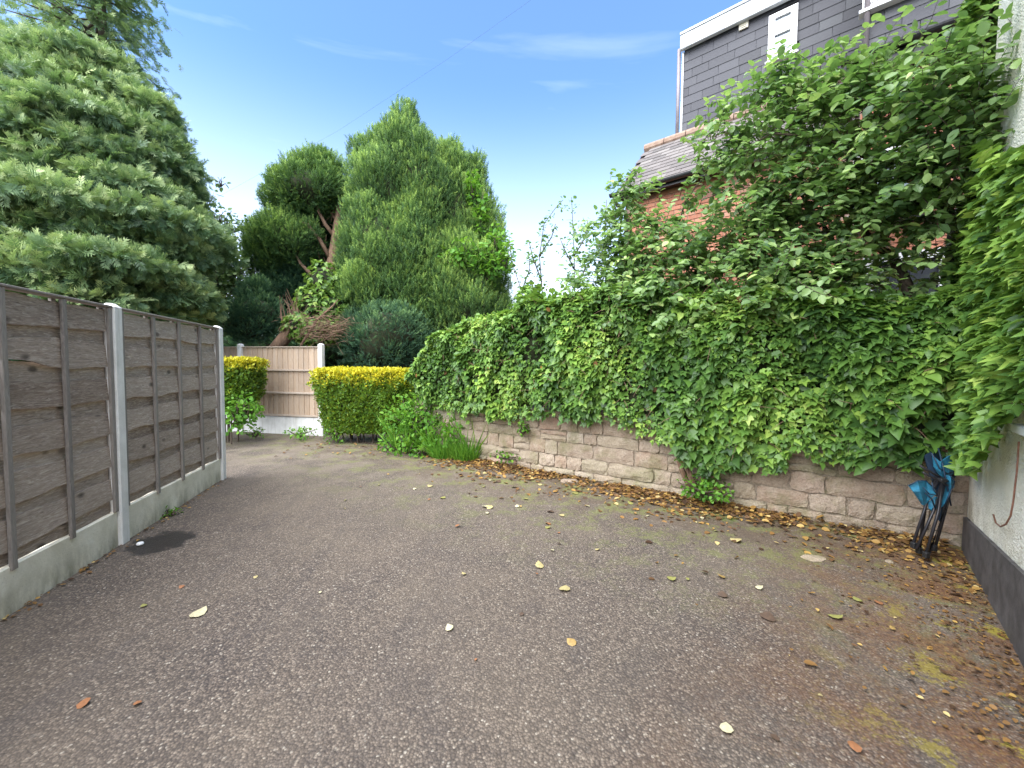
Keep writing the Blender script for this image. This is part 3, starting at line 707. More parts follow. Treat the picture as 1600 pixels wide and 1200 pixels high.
# ================================================================== FOLIAGE
def dirs(n):
    u = rng.normal(size=(n, 3)); return nrm(u)
def lumpy(d, seed, amp=.16):
    r = np.random.default_rng(seed); s = np.zeros(len(d))
    for f_, a in ((2.2, .5), (4.3, .3), (8.5, .2)):
        k = r.normal(size=(3, 3))*f_; ph = r.uniform(0, 6.28, 3)
        s += a*np.sin(d @ k.T+ph).sum(1)/1.5
    return 1+amp*s
def blob(center, rad, n, seed, amp=.16, shell=.25, below=1.0):
    d = dirs(int(n*1.0)); 
    if below < 1: d = d[(d[:, 2] > -.35) | (rng.random(len(d)) < below)]
    k = lumpy(d, seed, amp)*(1-shell*rng.random(len(d))**2)
    pos = np.array(center)+d*np.array(rad)*k[:, None]
    nr = nrm(d/np.array(rad)); return pos, nr
def core_mesh(name, blobs, parent, mat_=None, shrink=.78, amp=.16):
    b = MB()
    for (c, r, seed) in blobs:
        nu, nv = 20, 12; V = []
        ds = []
        for j in range(nv+1):
            for i in range(nu):
                th = math.pi*j/nv; ph = 2*math.pi*i/nu; ds.append((math.sin(th)*math.cos(ph), math.sin(th)*math.sin(ph), math.cos(th)))
        ds = np.array(ds); k = lumpy(ds, seed, amp)*shrink; P = np.array(c)+ds*np.array(r)*k[:, None]
        F_ = [(j*nu+i, (j+1)*nu+i, (j+1)*nu+(i+1) % nu, j*nu+(i+1) % nu) for j in range(nv) for i in range(nu)]
        b.add([tuple(p) for p in P], F_)
    return b.build(name, mat_ or M['core'], parent, smooth=True)
def conifer(root, blobs, mat_, dens, size, up=.55, templates=None, amp=.2, shell=.22, core=True, tshift=0.0, below=.6, jit=.3, name='crown', sub=(.2, .2, .42), nsub=9, cshrink=.74):
    """blobs: (centre, radii, seed)"""
    templates = templates or PLUME
    Ps, Ns, Tt = [], [], []; big = blobs; subs = []
    for (c, r, seed) in big:                      # every lump is made of many small plumes
        c, r = np.array(c), np.array(r); m_ = int(nsub*max(1, (r[0]+r[2]))*2.2)
        d = dirs(m_); d[:, 1] -= .35; d = nrm(d)
        if sub:
            for i_ in range(m_):
                f_ = rng.uniform(.65, 1.35)
                subs.append((tuple(c+d[i_]*r*lumpy(d[i_:i_+1], seed, amp)[0]*.86), (min(sub[0]*f_, r[0]*.6), min(sub[1]*f_, r[1]*.6), min(sub[2]*f_, r[2]*.8)), int(rng.integers(1e6))))
    for (c, r, seed) in big+subs:
        c, r = np.array(c), np.array(r); area = 4*math.pi*((r[0]*r[1])**1.6+(r[0]*r[2])**1.6+(r[1]*r[2])**1.6)**(1/1.6)/3**(1/1.6)
        n = int(area*dens); p_, n_ = blob(c, r, n, seed, amp, shell, below)
        Ps.append(p_); Ns.append(n_); Tt.append(np.full(len(p_), ((seed*37) % 10)/10.0 if seed > 250 else .2))
    P = np.concatenate(Ps); Nn = np.concatenate(Ns); T0 = np.concatenate(Tt)
    # drop sprays buried deep inside other lumps
    keep = np.ones(len(P), bool)
    for (c, r, seed) in blobs:
        q = ((P-np.array(c))/np.array(r)); keep &= (np.linalg.norm(q, axis=1) > .66)
    P, Nn, T0 = P[keep], Nn[keep], T0[keep]
    n = len(P); ax = nrm(Nn*(1-up*.5)+np.array([0, 0, up])+rng.normal(size=(n, 3))*jit)
    nr = nrm(rng.normal(size=(n, 3))*.9+Nn)
    clump = .5+.5*np.sin(P @ (rng.normal(size=3)*3)+1)*np.sin(P @ (rng.normal(size=3)*4))
    tint_ = np.clip(.08+tshift+.18*clump+.3*T0+.3*Nn[:, 2]+rng.normal(size=n)*.17, 0, 1)  # upward-facing sprays lighter: light from above put into the leaf colour
    sz = size*rng.uniform(.6, 1.3, n)
    idx = rng.integers(0, len(templates), n)
    # one crown: all three spray shapes joined
    Vs, Ts, Tn = [], [], []; base = 0
    for t in range(len(templates)):
        q = idx == t; TV, TT = np.array(templates[t][0]), np.array(templates[t][1]); k = len(TV)
        b_, a_, n_ = frames(ax[q], nr[q]); s_ = sz[q][:, None, None]
        V = P[q][:, None, :]+s_*(TV[None, :, 0:1]*b_[:, None]+TV[None, :, 1:2]*a_[:, None]+TV[None, :, 2:3]*n_[:, None])
        Tr = TT[None]+(np.arange(q.sum())*k)[:, None, None]+base; base += q.sum()*k
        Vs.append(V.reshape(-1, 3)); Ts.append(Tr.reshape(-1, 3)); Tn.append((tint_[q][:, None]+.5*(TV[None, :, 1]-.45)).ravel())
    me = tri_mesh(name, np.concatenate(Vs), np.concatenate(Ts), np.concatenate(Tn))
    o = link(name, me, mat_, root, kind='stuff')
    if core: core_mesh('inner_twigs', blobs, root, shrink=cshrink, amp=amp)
    return o
def bp(px, py, dep, wpx, hpx, seed, dd=None):      # an ellipsoid lump given where and how wide it stands
    c = at(px, py, dep); s = dep/F; return (tuple(c), (wpx*s, (dd if dd else wpx*s), hpx*s), seed)

# --- tall centre cypress group
cy = tag(empty('cypress_tree', at(640, 560, 11.2)*1.0), 'tall dense green cypress with a pointed top behind the golden hedge', 'tree')
cy.location.z = 0
def rel(root, blobs): return [((c[0]-root.location.x, c[1]-root.location.y, c[2]-root.location.z), r, s) for c, r, s in blobs]
cb = [bp(640, 222, 11.2, 22, 42, 1), bp(636, 262, 11.2, 46, 46, 2), bp(608, 318, 11.1, 56, 72, 3), bp(655, 300, 11.0, 42, 80, 4), bp(600, 400, 10.9, 62, 80, 5), bp(650, 400, 10.8, 50, 85, 6), bp(586, 258, 11.4, 26, 36, 7),
      bp(600, 455, 10.8, 66, 60, 8), bp(655, 465, 10.9, 60, 62, 12), bp(641, 196, 11.2, 7, 24, 13)]
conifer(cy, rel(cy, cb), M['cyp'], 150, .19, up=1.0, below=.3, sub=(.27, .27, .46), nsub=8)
MB().tube([(0, 0, 0), (0, 0, 3), (0, .1, 6)], [.22, .18, .08], 9).build('trunk', M['bark'], cy, smooth=True)
cy2 = tag(empty('cypress_tree', at(735, 560, 11.8)), 'broad rounded green cypress right of the pointed one, with pale climber over its side', 'tree'); cy2.location.z = 0
cb = [bp(708, 282, 11.9, 26, 40, 21), bp(740, 284, 11.9, 14, 30, 22), bp(715, 360, 11.8, 50, 85, 23), bp(752, 366, 11.9, 24, 76, 24), bp(720, 430, 11.6, 64, 75, 25), bp(755, 430, 11.7, 26, 80, 26),
      bp(712, 480, 11.3, 74, 60, 27), bp(760, 490, 11.4, 34, 50, 28), bp(690, 262, 12.0, 8, 30, 29)]
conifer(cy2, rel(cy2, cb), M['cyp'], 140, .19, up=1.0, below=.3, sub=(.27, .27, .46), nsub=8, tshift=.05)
MB().tube([(0, 0, 0), (0, 0, 3), (0, .1, 5)], [.2, .16, .08], 9).build('trunk', M['bark'], cy2, smooth=True)
cy3 = tag(empty('cypress_shrub', at(600, 560, 9.9)), 'round clipped dark green cypress ball just behind the golden hedge', 'shrub'); cy3.location.z = 0
cb = [bp(600, 528, 9.9, 55, 52, 31), bp(560, 515, 10, 26, 36, 32), bp(640, 520, 10, 24, 38, 33)]
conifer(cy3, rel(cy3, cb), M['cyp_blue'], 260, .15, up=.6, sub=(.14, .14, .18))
MB().tube([(0, 0, 0), (0, 0, 1.6)], [.1, .07], 8).build('trunk', M['bark'], cy3, smooth=True)
# --- cloud-shaped tree on the left of it
cl = tag(empty('cypress_tree', at(500, 560, 11.4)), 'leaning cypress with bare trunk and separate rounded foliage pads left of the tall one', 'tree'); cl.location.z = 0
cb = [bp(480, 300, 11.4, 52, 40, 41), bp(515, 300, 11.7, 34, 45, 42), bp(500, 276, 11.5, 26, 28, 43), bp(452, 312, 11.3, 28, 28, 44), bp(502, 256, 11.5, 7, 14, 49),
      bp(450, 375, 11.2, 50, 40, 45), bp(425, 392, 11.2, 30, 30, 46)]
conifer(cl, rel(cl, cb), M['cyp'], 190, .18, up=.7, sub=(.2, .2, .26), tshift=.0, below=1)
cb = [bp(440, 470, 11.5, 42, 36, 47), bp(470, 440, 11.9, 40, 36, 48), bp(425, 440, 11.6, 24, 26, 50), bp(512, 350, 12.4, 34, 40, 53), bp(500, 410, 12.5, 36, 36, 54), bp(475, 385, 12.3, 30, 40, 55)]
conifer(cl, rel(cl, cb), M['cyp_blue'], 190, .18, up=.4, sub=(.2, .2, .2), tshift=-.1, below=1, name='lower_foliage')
tb = MB(); R_ = lambda l: [at(*q)-cl.location for q in l]
tb.tube(R_([(478, 590, 11), (500, 500, 11.1), (516, 430, 11.2), (524, 380, 11.3), (530, 335, 11.4), (528, 290, 11.5)]), [.2, .18, .16, .13, .11, .06], 10)
tb.tube(R_([(518, 408, 11.2), (500, 375, 11.1), (480, 350, 11), (460, 345, 11.1)]), [.06, .05, .04, .02], 7)
tb.tube(R_([(524, 372, 11.3), (508, 350, 11.2), (498, 330, 11.2), (494, 310, 11.3)]), [.06, .05, .04, .02], 7)
tb.tube(R_([(512, 440, 11.1), (485, 428, 11), (470, 412, 11), (462, 398, 11)]), [.06, .055, .04, .02], 7)
tb.tube(R_([(526, 345, 11.4), (515, 330, 11.4), (508, 318, 11.4)]), [.045, .03, .015], 6)
tb.tube(R_([(529, 340, 11.4), (540, 325, 11.4), (545, 305, 11.5)]), [.045, .03, .015], 6)
for k in range(26):
    a = random.uniform(0, 1); px = 478+50*random.random(); py = 320+110*random.random(); dx = random.uniform(-22, 10); dy = random.uniform(-26, -4)
    tb.tube(R_([(px, py, 11.4), (px+dx*.5, py+dy*.6, 11.35), (px+dx, py+dy, 11.3)]), [.014, .01, .004], 4)
tb.build('trunk', M['rbark'], cl, smooth=True)
# blue-green ball low left
cq = tag(empty('cypress_shrub', at(398, 560, 10.4)), 'blue-green conifer ball behind the closeboard fence', 'shrub'); cq.location.z = 0
cb = [bp(400, 492, 10.4, 36, 36, 51), bp(392, 510, 10.2, 32, 26, 52), bp(398, 462, 10.5, 16, 20, 53)]
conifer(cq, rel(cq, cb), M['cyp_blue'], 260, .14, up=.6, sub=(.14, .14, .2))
MB().tube([(0, 0, 0), (0, 0, 1.8)], [.09, .06], 8).build('trunk', M['bark'], cq, smooth=True)

# --- ivy-covered leaning trunk + dead growth in front of the cypresses
it = tag(empty('ivy_clad_stump', at(500, 560, 9.7)), 'leaning bare trunk smothered in ivy above the closeboard fence', 'tree'); it.location.z = 0
tb = MB(); R_ = lambda l: [at(*q)-it.location for q in l]
tb.tube(R_([(420, 560, 9.6), (445, 528, 9.6), (470, 495, 9.7), (488, 470, 9.8), (520, 420, 10.2)]), [.17, .15, .13, .12, .08], 9)
tb.build('trunk', M['rbark'], it, smooth=True)
def ivy_blobs(root, blobs, n, size, mat_, name='ivy_leaves', tmpl=IVY, droop=.6, tsh=0.):
    Ps, Ns = [], []
    for (c, r, s) in blobs:
        p_, n_ = blob(c, r, n, s, .2, .3); Ps.append(p_); Ns.append(n_)
    P = np.concatenate(Ps); Nn = np.concatenate(Ns); k = len(P)
    nr = nrm(Nn+np.array([0, 0, .7])+rng.normal(size=(k, 3))*.45); ax = nrm(Nn*.5+np.array([0, 0, -droop])+rng.normal(size=(k, 3))*.55)
    return scatter(name, tmpl, P, ax, nr, size*rng.uniform(.6, 1.25, k), np.clip(.45+tsh+rng.normal(size=k)*.22, 0, 1), mat_, root)
ib = [bp(508, 445, 10, 28, 34, 61), bp(490, 480, 9.9, 28, 30, 62), bp(520, 480, 10, 26, 30, 63), bp(470, 510, 9.7, 26, 24, 64), bp(500, 520, 9.7, 28, 22, 65), bp(540, 450, 10.2, 16, 30, 66)]
ivy_blobs(it, rel(it, ib), 520, .11, M['ivy'], tsh=.12)
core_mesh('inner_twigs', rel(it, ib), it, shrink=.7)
dd = tag(empty('dead_branches', at(505, 560, 9.3)), 'heap of dead brown twiggy branches hanging over the closeboard fence', 'branches'); dd.location.z = 0
tb = MB(); R_ = lambda l: [at(*q)-dd.location for q in l]
cen = at(512, 512, 9.2)-dd.location
for k in range(340):
    c0 = cen+Vector((random.gauss(0, .3), random.gauss(0, .1), random.gauss(0, .15))); l = random.uniform(.15, .4)
    dv = Vector((random.uniform(-1, 1), random.uniform(-.3, .3), random.uniform(-.35, .1))).normalized()*l
    mid_ = c0+dv*.5+Vector((0, 0, random.uniform(-.03, .05)))
    tb.tube([c0, mid_, c0+dv], [.006, .005, .002], 3)
tb.tube(R_([(470, 540, 9.3), (495, 500, 9.2), (520, 478, 9.2), (528, 468, 9.2)]), [.03, .03, .02, .01], 6)
for k in range(36):
    px = random.uniform(440, 475); py = random.uniform(495, 530)
    tb.tube(R_([(px, py, 9.5), (px+random.uniform(-8, 8), py-random.uniform(10, 20), 9.5), (px+random.uniform(-16, 16), py-random.uniform(22, 52), 9.5)]), [.014, .01, .003], 4)
tb.build('twigs', M['rbark'], dd, kind='stuff')

# --- big flat-sprayed evergreen on the left
hm = tag(empty('hemlock_tree', at(130, 560, 8.2)), 'large spreading evergreen with drooping flat sprays over the left fence', 'tree'); hm.location.z = 0
cb = [bp(90, 210, 8.2, 120, 75, 71), bp(160, 270, 8.0, 100, 80, 72), bp(222, 280, 8.0, 56, 65, 73), bp(60, 320, 7.8, 110, 80, 74), bp(170, 370, 7.6, 110, 75, 75), bp(222, 400, 7.8, 58, 72, 76), bp(50, 430, 7.2, 110, 70, 77),
      bp(160, 455, 7.2, 100, 60, 78), bp(228, 470, 7.6, 56, 52, 79), bp(235, 190, 8.3, 26, 32, 80), bp(262, 345, 8.2, 24, 36, 81), bp(-80, 300, 8, 120, 160, 82), bp(130, 140, 8.4, 60, 40, 83), bp(30, 130, 8.4, 60, 50, 84), bp(272, 440, 8.0, 22, 40, 85)]
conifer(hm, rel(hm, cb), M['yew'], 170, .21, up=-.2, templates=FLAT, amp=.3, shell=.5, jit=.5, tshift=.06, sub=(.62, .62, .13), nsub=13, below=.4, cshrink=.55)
tb = MB(); tb.tube([(0, 0, 0), (.1, 0, 3), (0, .1, 6), (.1, .1, 8)], [.28, .22, .15, .05], 10)
for k in range(34):
    z = random.uniform(1.8, 6.5); a = random.uniform(-2.6, .6); l = random.uniform(1.2, 2.6)*(1-z/10)
    tb.tube([(0, 0, z), (math.cos(a)*l*.5, math.sin(a)*l*.5, z+.15), (math.cos(a)*l, math.sin(a)*l, z-.05)], [.05, .03, .01], 5)
tb.build('trunk', M['bark'], hm, smooth=True)
# taller open tree behind it
ot = tag(empty('larch_tree', at(170, 560, 10.5)), 'tall airy tree with sparse olive branches above the spreading evergreen at top left', 'tree'); ot.location.z = 0
tb = MB(); base = Vector((0, 0, 0)); top_z = 13
tb.tube([(0, 0, 0), (.1, 0, 5), (0, .1, 9), (.1, .1, 13)], [.25, .2, .13, .04], 9)
P_, A_ = [], []
for k in range(620):
    z = random.uniform(5.2, 12.8)
    a = random.uniform(0, 6.283); l = random.uniform(.35, 1.0)*(2.5-(z-5)*.08)
    if math.cos(a) > .3: l *= .62
    e = Vector((math.cos(a)*l, math.sin(a)*l, z-.25*l+random.uniform(-.2, .3))); s = Vector((0, 0, z))
    if k % 3 == 0: tb.tube([s, s.lerp(e, .5)+Vector((0, 0, .12)), e], [.03, .018, .006], 4)
    for q in range(11):
        t = random.uniform(.35, 1.05); c_ = s.lerp(e, t)+Vector((random.gauss(0, .08), random.gauss(0, .08), random.gauss(0, .07)))
        P_.append(c_); A_.append(Vector((math.cos(a), math.sin(a), -.35))+Vector((random.gauss(0, .5), random.gauss(0, .5), random.gauss(0, .35))))
tb.build('trunk', M['bark'], ot, smooth=True)
P_, A_ = np.array([tuple(x) for x in P_]), np.array([tuple(x) for x in A_]); k = len(P_)
scatter('crown', FLAT[0], P_, A_, nrm(rng.normal(size=(k, 3))*.7+[0, 0, 1]), .24*rng.uniform(.6, 1.2, k), np.clip(.45+rng.normal(size=k)*.25, 0, 1), M['yew'], ot)

# --- pale shrubs behind the fences, left of the cypresses
def leafy(root, blobs, per, size, mat_, twigs=10, tsh=0., nm='crown', tmpl=OVAL, shell=.9):
    Ps, Ns = [], []
    for (c, r, s) in blobs:
        n = int(per*r[0]*r[2]*6); p_, n_ = blob(c, r, n, s, .25, shell); Ps.append(p_); Ns.append(n_)
    P = np.concatenate(Ps); Nn = np.concatenate(Ns); k = len(P)
    nr = nrm(Nn*.4+np.array([0, 0, 1.])+rng.normal(size=(k, 3))*.6); ax = nrm(Nn+rng.normal(size=(k, 3))*.7+[0, 0, -.1])
    scatter(nm, tmpl, P, ax, nr, size*rng.uniform(.6, 1.2, k), np.clip(.5+tsh+.15*Nn[:, 2]+rng.normal(size=k)*.22, 0, 1), mat_, root)
    tb = MB()
    for (c, r, s) in blobs:
        for q in range(twigs):
            d = dirs(1)[0]; d[2] = abs(d[2]); e = Vector(np.array(c)+d*np.array(r)*.95); s0 = Vector(c)-Vector((0, 0, r[2]*.8))
            tb.tube([s0, s0.lerp(e, .5)+Vector((random.gauss(0, .05), random.gauss(0, .05), 0)), e], [.02, .012, .004], 4)
    return tb
sh = tag(empty('elder_bush', at(345, 560, 10.8)), 'pale loose leafy bush between the spreading evergreen and the blue-green conifer ball', 'shrub'); sh.location.z = 0
cb = [bp(335, 400, 11, 36, 40, 91), bp(350, 440, 10.8, 46, 38, 92), bp(330, 480, 10.6, 42, 40, 93), bp(370, 430, 11.3, 28, 40, 94), bp(310, 440, 10.9, 30, 44, 95), bp(355, 500, 10.5, 36, 24, 98)]
tb = leafy(sh, rel(sh, cb), 300, .12, M['shrub'], 14, tsh=.18); tb.tube([(0, 0, 0), (0, 0, 2.2)], [.08, .05], 7); tb.build('trunk', M['bark'], sh, smooth=True)
sh = tag(empty('birch_tree', at(340, 560, 13.5)), 'thin twiggy tree with scattered leaves against the sky left of the cypresses', 'tree'); sh.location.z = 0
cb = [bp(318, 310, 13.5, 22, 30, 101), bp(345, 285, 13.5, 10, 8, 102), bp(340, 340, 13.5, 30, 18, 103), bp(365, 350, 13.6, 26, 16, 104), bp(385, 375, 13.6, 20, 26, 105), bp(335, 375, 13.6, 40, 20, 106)]
tb = leafy(sh, rel(sh, cb), 55, .16, M['shrub'], 9); tb.tube([(0, 0, 0), (.1, 0, 4), (0, 0, 6.4)], [.12, .08, .03], 7); tb.build('trunk', M['bark'], sh, smooth=True)

bgw = tag(empty('background_hedge', (0, 0, 0)), 'dark mixed hedge far behind the fences closing off the gardens', 'hedge')
cb = [bp(x_, 558+random.uniform(-8, 8), 15+random.uniform(-.6, .6), 36, 46, 200+i_) for i_, x_ in enumerate(range(-350, 960, 42))]
conifer(bgw, cb, M['cyp_blue'], 60, .3, up=.2, templates=FLAT, amp=.25, sub=None)

# pale climber over the right side of the cypress group
lc = tag(empty('climbing_vine', at(745, 560, 10.6)), 'light green climbing vine trailing over the right cypress', 'climber'); lc.location.z = 0
cb = [bp(735, 395, 10.6, 40, 14, 111), bp(760, 420, 10.6, 30, 22, 112), bp(775, 380, 10.8, 16, 26, 113), bp(750, 330, 11, 14, 34, 114), bp(738, 290, 11, 10, 26, 115), bp(720, 405, 10.5, 34, 14, 116), bp(790, 400, 10.6, 12, 22, 117), bp(700, 398, 10.6, 16, 8, 118)]
tb = leafy(lc, rel(lc, cb), 210, .14, M['weed'], 6, nm='leaves'); tb.tube([(.3, 0, 0), (.3, 0, 2), (.1, 0, 4)], [.04, .03, .02], 6); tb.build('stem', M['bark'], lc, smooth=True)

# --- golden hedges
def hedge(label, c, rx, ry, z0, z1, n, under, rot=0.):
    root = tag(empty('golden_hedge', c, rot), label, 'hedge')
    m_ = 6000
    P = []; Nn = []
    # superellipse plan, sides leaning in towards the ground
    th = rng.uniform(0, 2*math.pi, n); u = rng.random(n)
    cs, sn = np.cos(th), np.sin(th); e = .55
    pw = 2/e; a_ = rng.uniform(-1, 1, n); b_ = (1-np.abs(a_)**pw)**(1/pw)*np.sign(rng.uniform(-1, 1, n)); sw = rng.random(n) < ry/(rx+ry)
    px_, py_ = np.where(sw, b_, a_), np.where(sw, a_, b_); th = np.arctan2(py_, px_)
    zz = z0+(z1-z0)*u; prof = under+(1-under)*np.clip(u*1.25, 0, 1)**.6
    lump = 1+.05*np.sin(7*th+9*u)+.04*np.sin(15*th-13*u)+.03*rng.normal(size=n)
    inn = 1-.16*rng.random(n)
    S = np.stack([px_*rx*prof*lump*inn, py_*ry*prof*lump*inn, zz], 1); SN = nrm(np.stack([px_/rx, py_/ry, .15+0*th], 1))
    k = int(n*.38); a = rng.uniform(-1, 1, k); b2 = rng.uniform(-1, 1, k); q = (np.abs(a)**3.5+np.abs(b2)**3.5) < 1; a, b2 = a[q], b2[q]; k = len(a)
    Tt = np.stack([a*rx, b2*ry, z1+.03*np.sin(6*a*rx+2)*np.cos(9*b2)+rng.normal(size=k)*.012-.05*rng.random(k)], 1); TN = np.tile([0, 0, 1.], (k, 1))
    P = np.concatenate([S, Tt]); Nn = np.concatenate([SN, TN]); n_ = len(P)
    h = (P[:, 2]-z0)/(z1-z0)
    ax = nrm(Nn*.6+[0, 0, .55]+rng.normal(size=(n_, 3))*.5); nr = nrm(Nn+rng.normal(size=(n_, 3))*.6+[0, 0, .5])
    t_ = np.clip(.22+.62*np.clip((h-.74+.06*rng.normal(size=n_))/.2, 0, 1)+rng.normal(size=n_)*.13, 0, 1)
    scatter('foliage', SMALL, P, ax, nr, .055*rng.uniform(.6, 1.4, n_), t_, M['golden'], root)
    b = MB(); nu = 28; V = []; lev = [(0, under*.55), (.15, under*.8), (.5, .82*(under+(1-under)*.7)), (.93, .9), (.97, .5), (.975, .01)]
    for (u_, s_) in lev:
        for i in range(nu):
            t = 2*math.pi*i/nu; cx, sy = math.cos(t), math.sin(t); V.append((math.copysign(abs(cx)**e, cx)*rx*s_, math.copysign(abs(sy)**e, sy)*ry*s_, z0+(z1-z0)*u_))
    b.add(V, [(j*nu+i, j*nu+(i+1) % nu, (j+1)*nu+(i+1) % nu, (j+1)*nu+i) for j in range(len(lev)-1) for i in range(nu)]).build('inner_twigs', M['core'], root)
    st = MB()
    for k in range(14):
        x, y = random.uniform(-.6, .6)*rx, random.uniform(-.6, .6)*ry; st.tube([(x*.8, y*.8, -.02), (x, y, z0+.3)], [.015, .01], 5)
    st.build('stems', M['bark'], root, kind='stuff')
    return root
c1 = at(568, 640, 7.6)
hedge('wide golden-topped clipped hedge in front of the cypresses and the closeboard fence', (c1.x, c1.y+.25, 0), .98, .45, .22, at(568, 578, 7.4).z-.02, 36000, .72, -.05)
c2 = at(350, 620, 7.7)
hedge('narrower golden hedge tucked behind the left fence\'s last post', (c2.x, c2.y, 0), .66, .5, .75, at(385, 563, 7.6).z, 15000, .8, 0)
# leafy shrub under the left hedge
ls = tag(empty('mock_orange_shrub', at(368, 660, 7.4)), 'bright green leafy shrub growing below the narrow golden hedge', 'shrub'); ls.location.z = 0
cb = [bp(368, 645, 7.4, 34, 28, 121), bp(355, 625, 7.5, 34, 22, 122), bp(385, 635, 7.4, 20, 20, 123)]
tb = leafy(ls, rel(ls, cb), 520, .085, M['weed'], 10, nm='foliage'); tb.build('stems', M['bark'], ls)

# --- ivy bank over the stone wall
def wall_sz(px, py, off):       # along-wall distance and height on the plane standing `off` in front of the wall
    q = on_plane(px, py, WA+WN*off, WN); return (q-WA).dot(WD), q.z
bot = [wall_sz(*q, .3) for q in [(640, 625), (680, 640), (735, 648), (800, 655), (850, 650), (900, 658), (945, 655), (1000, 682), (1060, 716), (1110, 742), (1160, 740), (1210, 735), (1245, 715), (1330, 720), (1400, 722), (1450, 725), (1490, 715), (1530, 700)]]
top = [wall_sz(*q, .12) for q in [(640, 590), (680, 535), (720, 506), (760, 496), (800, 486), (840, 472), (880, 462), (930, 452), (1000, 452), (1100, 455), (1200, 455), (1300, 462), (1400, 472), (1500, 450), (1600, 430)]]
bs, bz = np.array(bot).T; ts, tz = np.array(top).T
ivb = tag(empty('ivy_bank', (0, 0, 0)), 'deep bank of glossy dark green ivy spilling over the stone wall', 'ivy')
SMIN, SMAX = -1.15, 5.4
def ivy_surface(s, u, seed=5):
    zb = np.interp(s, bs, bz); zt = np.interp(s, ts, tz); hgt = zt-zb
    # u 0..1: bottom front lip -> front -> over the top -> back
    ph = np.clip(u, 0, 1)
    bulge = .12+.24*np.sin(np.pi*np.clip(ph*.95+.08, 0, 1))**.7
    fr = ph < .72
    v = ph/.72
    offf = np.where(fr, bulge-.42*np.clip(v-.55, 0, 1)**1.6, 0); zf = zb+hgt*np.sin(np.clip(v, 0, 1)*math.pi/2)**.95
    v2 = (ph-.72)/.28
    off_top = (bulge-.42*.45**1.6)-v2*1.1; z_top = zt+.02-.25*v2*v2
    off = np.where(fr, offf, off_top); z = np.where(fr, zf, z_top)
    lump = .09*np.sin(5.3*s+3*u)*np.sin(9*u+1.3*s)+.06*np.sin(11*s+seed)*np.sin(17*u)+.03*np.sin(23*s+2)*np.sin(31*u+s)
    return off+lump*fr, z+1.3*lump*(~fr)
def ivy_points(n):
    s = rng.uniform(SMIN, SMAX, n); u = rng.random(n)
    lip = .03*np.sin(9*s)+.04*np.sin(21*s+1)+.03*rng.normal(size=n)
    off, z = ivy_surface(s, u); e = .01
    o1, z1 = ivy_surface(s, np.clip(u+e, 0, 1)); do, dz = o1-off, z1-z
    l = np.hypot(do, dz)+1e-9; no_, nz_ = dz/l, -do/l           # outward normal in (off,z)
    dp = -.14*rng.random(n)**1.5
    off = off+no_*dp; z = z+nz_*dp+lip*(u < .12)
    W_ = np.array(WN); Dd = np.array(WD); A0 = np.array(WA)
    P = A0+Dd*s[:, None]+W_*off[:, None]; P[:, 2] = z
    Nn = W_*no_[:, None]; Nn[:, 2] = nz_
    return P, nrm(Nn), s, u
P, Nn, s, u = ivy_points(38000)
hole = np.sin(3.1*s+1)*np.sin(7.7*u+2*s)+.5*np.sin(9*s)*np.sin(15*u)
keep = rng.random(len(P)) > .75*np.clip((hole-.7)/.3, 0, 1); P, Nn, s, u = P[keep], Nn[keep], s[keep], u[keep]
k = len(P)
nr = nrm(Nn*.8+np.array([0, 0, .75])+rng.normal(size=(k, 3))*.38)
ax = nrm(Nn*.55+np.array([0, 0, -.55])+np.array(WD)*rng.normal(size=(k, 1))*.6+rng.normal(size=(k, 3))*.2)
tn = np.clip(.45+.3*np.sin(P @ np.array([2.1, 1.3, 3.2]))*np.sin(P @ np.array([-1.1, 3.3, 1.9])+2)+rng.normal(size=k)*.2+.1*Nn[:, 2], 0, 1)
dist = np.linalg.norm(P-np.array([0, 0, EYE]), axis=1)
sz = .08*(.45+1.0*rng.random(k)**1.3); sz *= np.interp(s, [0, 5], [.85, 1.1])*(1+.25*np.sin(4*s+5*u))
pre = rng.random(k)
score = sz/dist*np.clip(Nn @ np.array([-.4, -.8, .2]), .05, 1)*(.7+.3*pre)
h2 = rng.random(k) < .45
split_leaves(280, 'leaf', 'leaves', IVY, P[~h2], ax[~h2], nr[~h2], sz[~h2], tn[~h2], M['ivy'], ivb, score[~h2])
scatter('young_leaves', IVY2, P[h2], ax[h2], nr[h2], sz[h2]*.9, tn[h2], M['ivy'], ivb)
# trails hanging free below the lip
ht = MB(); TP, TA = [], []
for k_ in range(46):
    s_ = random.uniform(-.3, 5.1); off, z = ivy_surface(np.array([s_]), np.array([.03])); q = WA+WD*s_+WN*(off[0]+.0); q.z = z[0]+.05; l = random.uniform(.08, .3)
    e = q+WD*random.uniform(-.08, .08)-WN*random.uniform(0, .08)-Vector((0, 0, l)); ht.tube([q, q.lerp(e, .5)+WN*.015, e], [.003, .002, .001], 4)
    for j in range(int(l*45)):
        TP.append(tuple(q.lerp(e, j/(l*45)))); a = random.choice((-1, 1)); TA.append(tuple(WD*a*random.uniform(.3, 1)+WN*.4-Vector((0, 0, .8))))
ht.build('trailing_stems', M['bark'], ivb, kind='stuff'); kk = len(TP)
scatter('trailing_leaves', IVY, np.array(TP), np.array(TA), nrm(rng.normal(size=(kk, 3))*.4+np.array(WN)+[0, 0, .5]), .06*rng.uniform(.5, 1.2, kk), np.clip(.4+rng.normal(size=kk)*.2, 0, 1), M['ivy'], ivb)
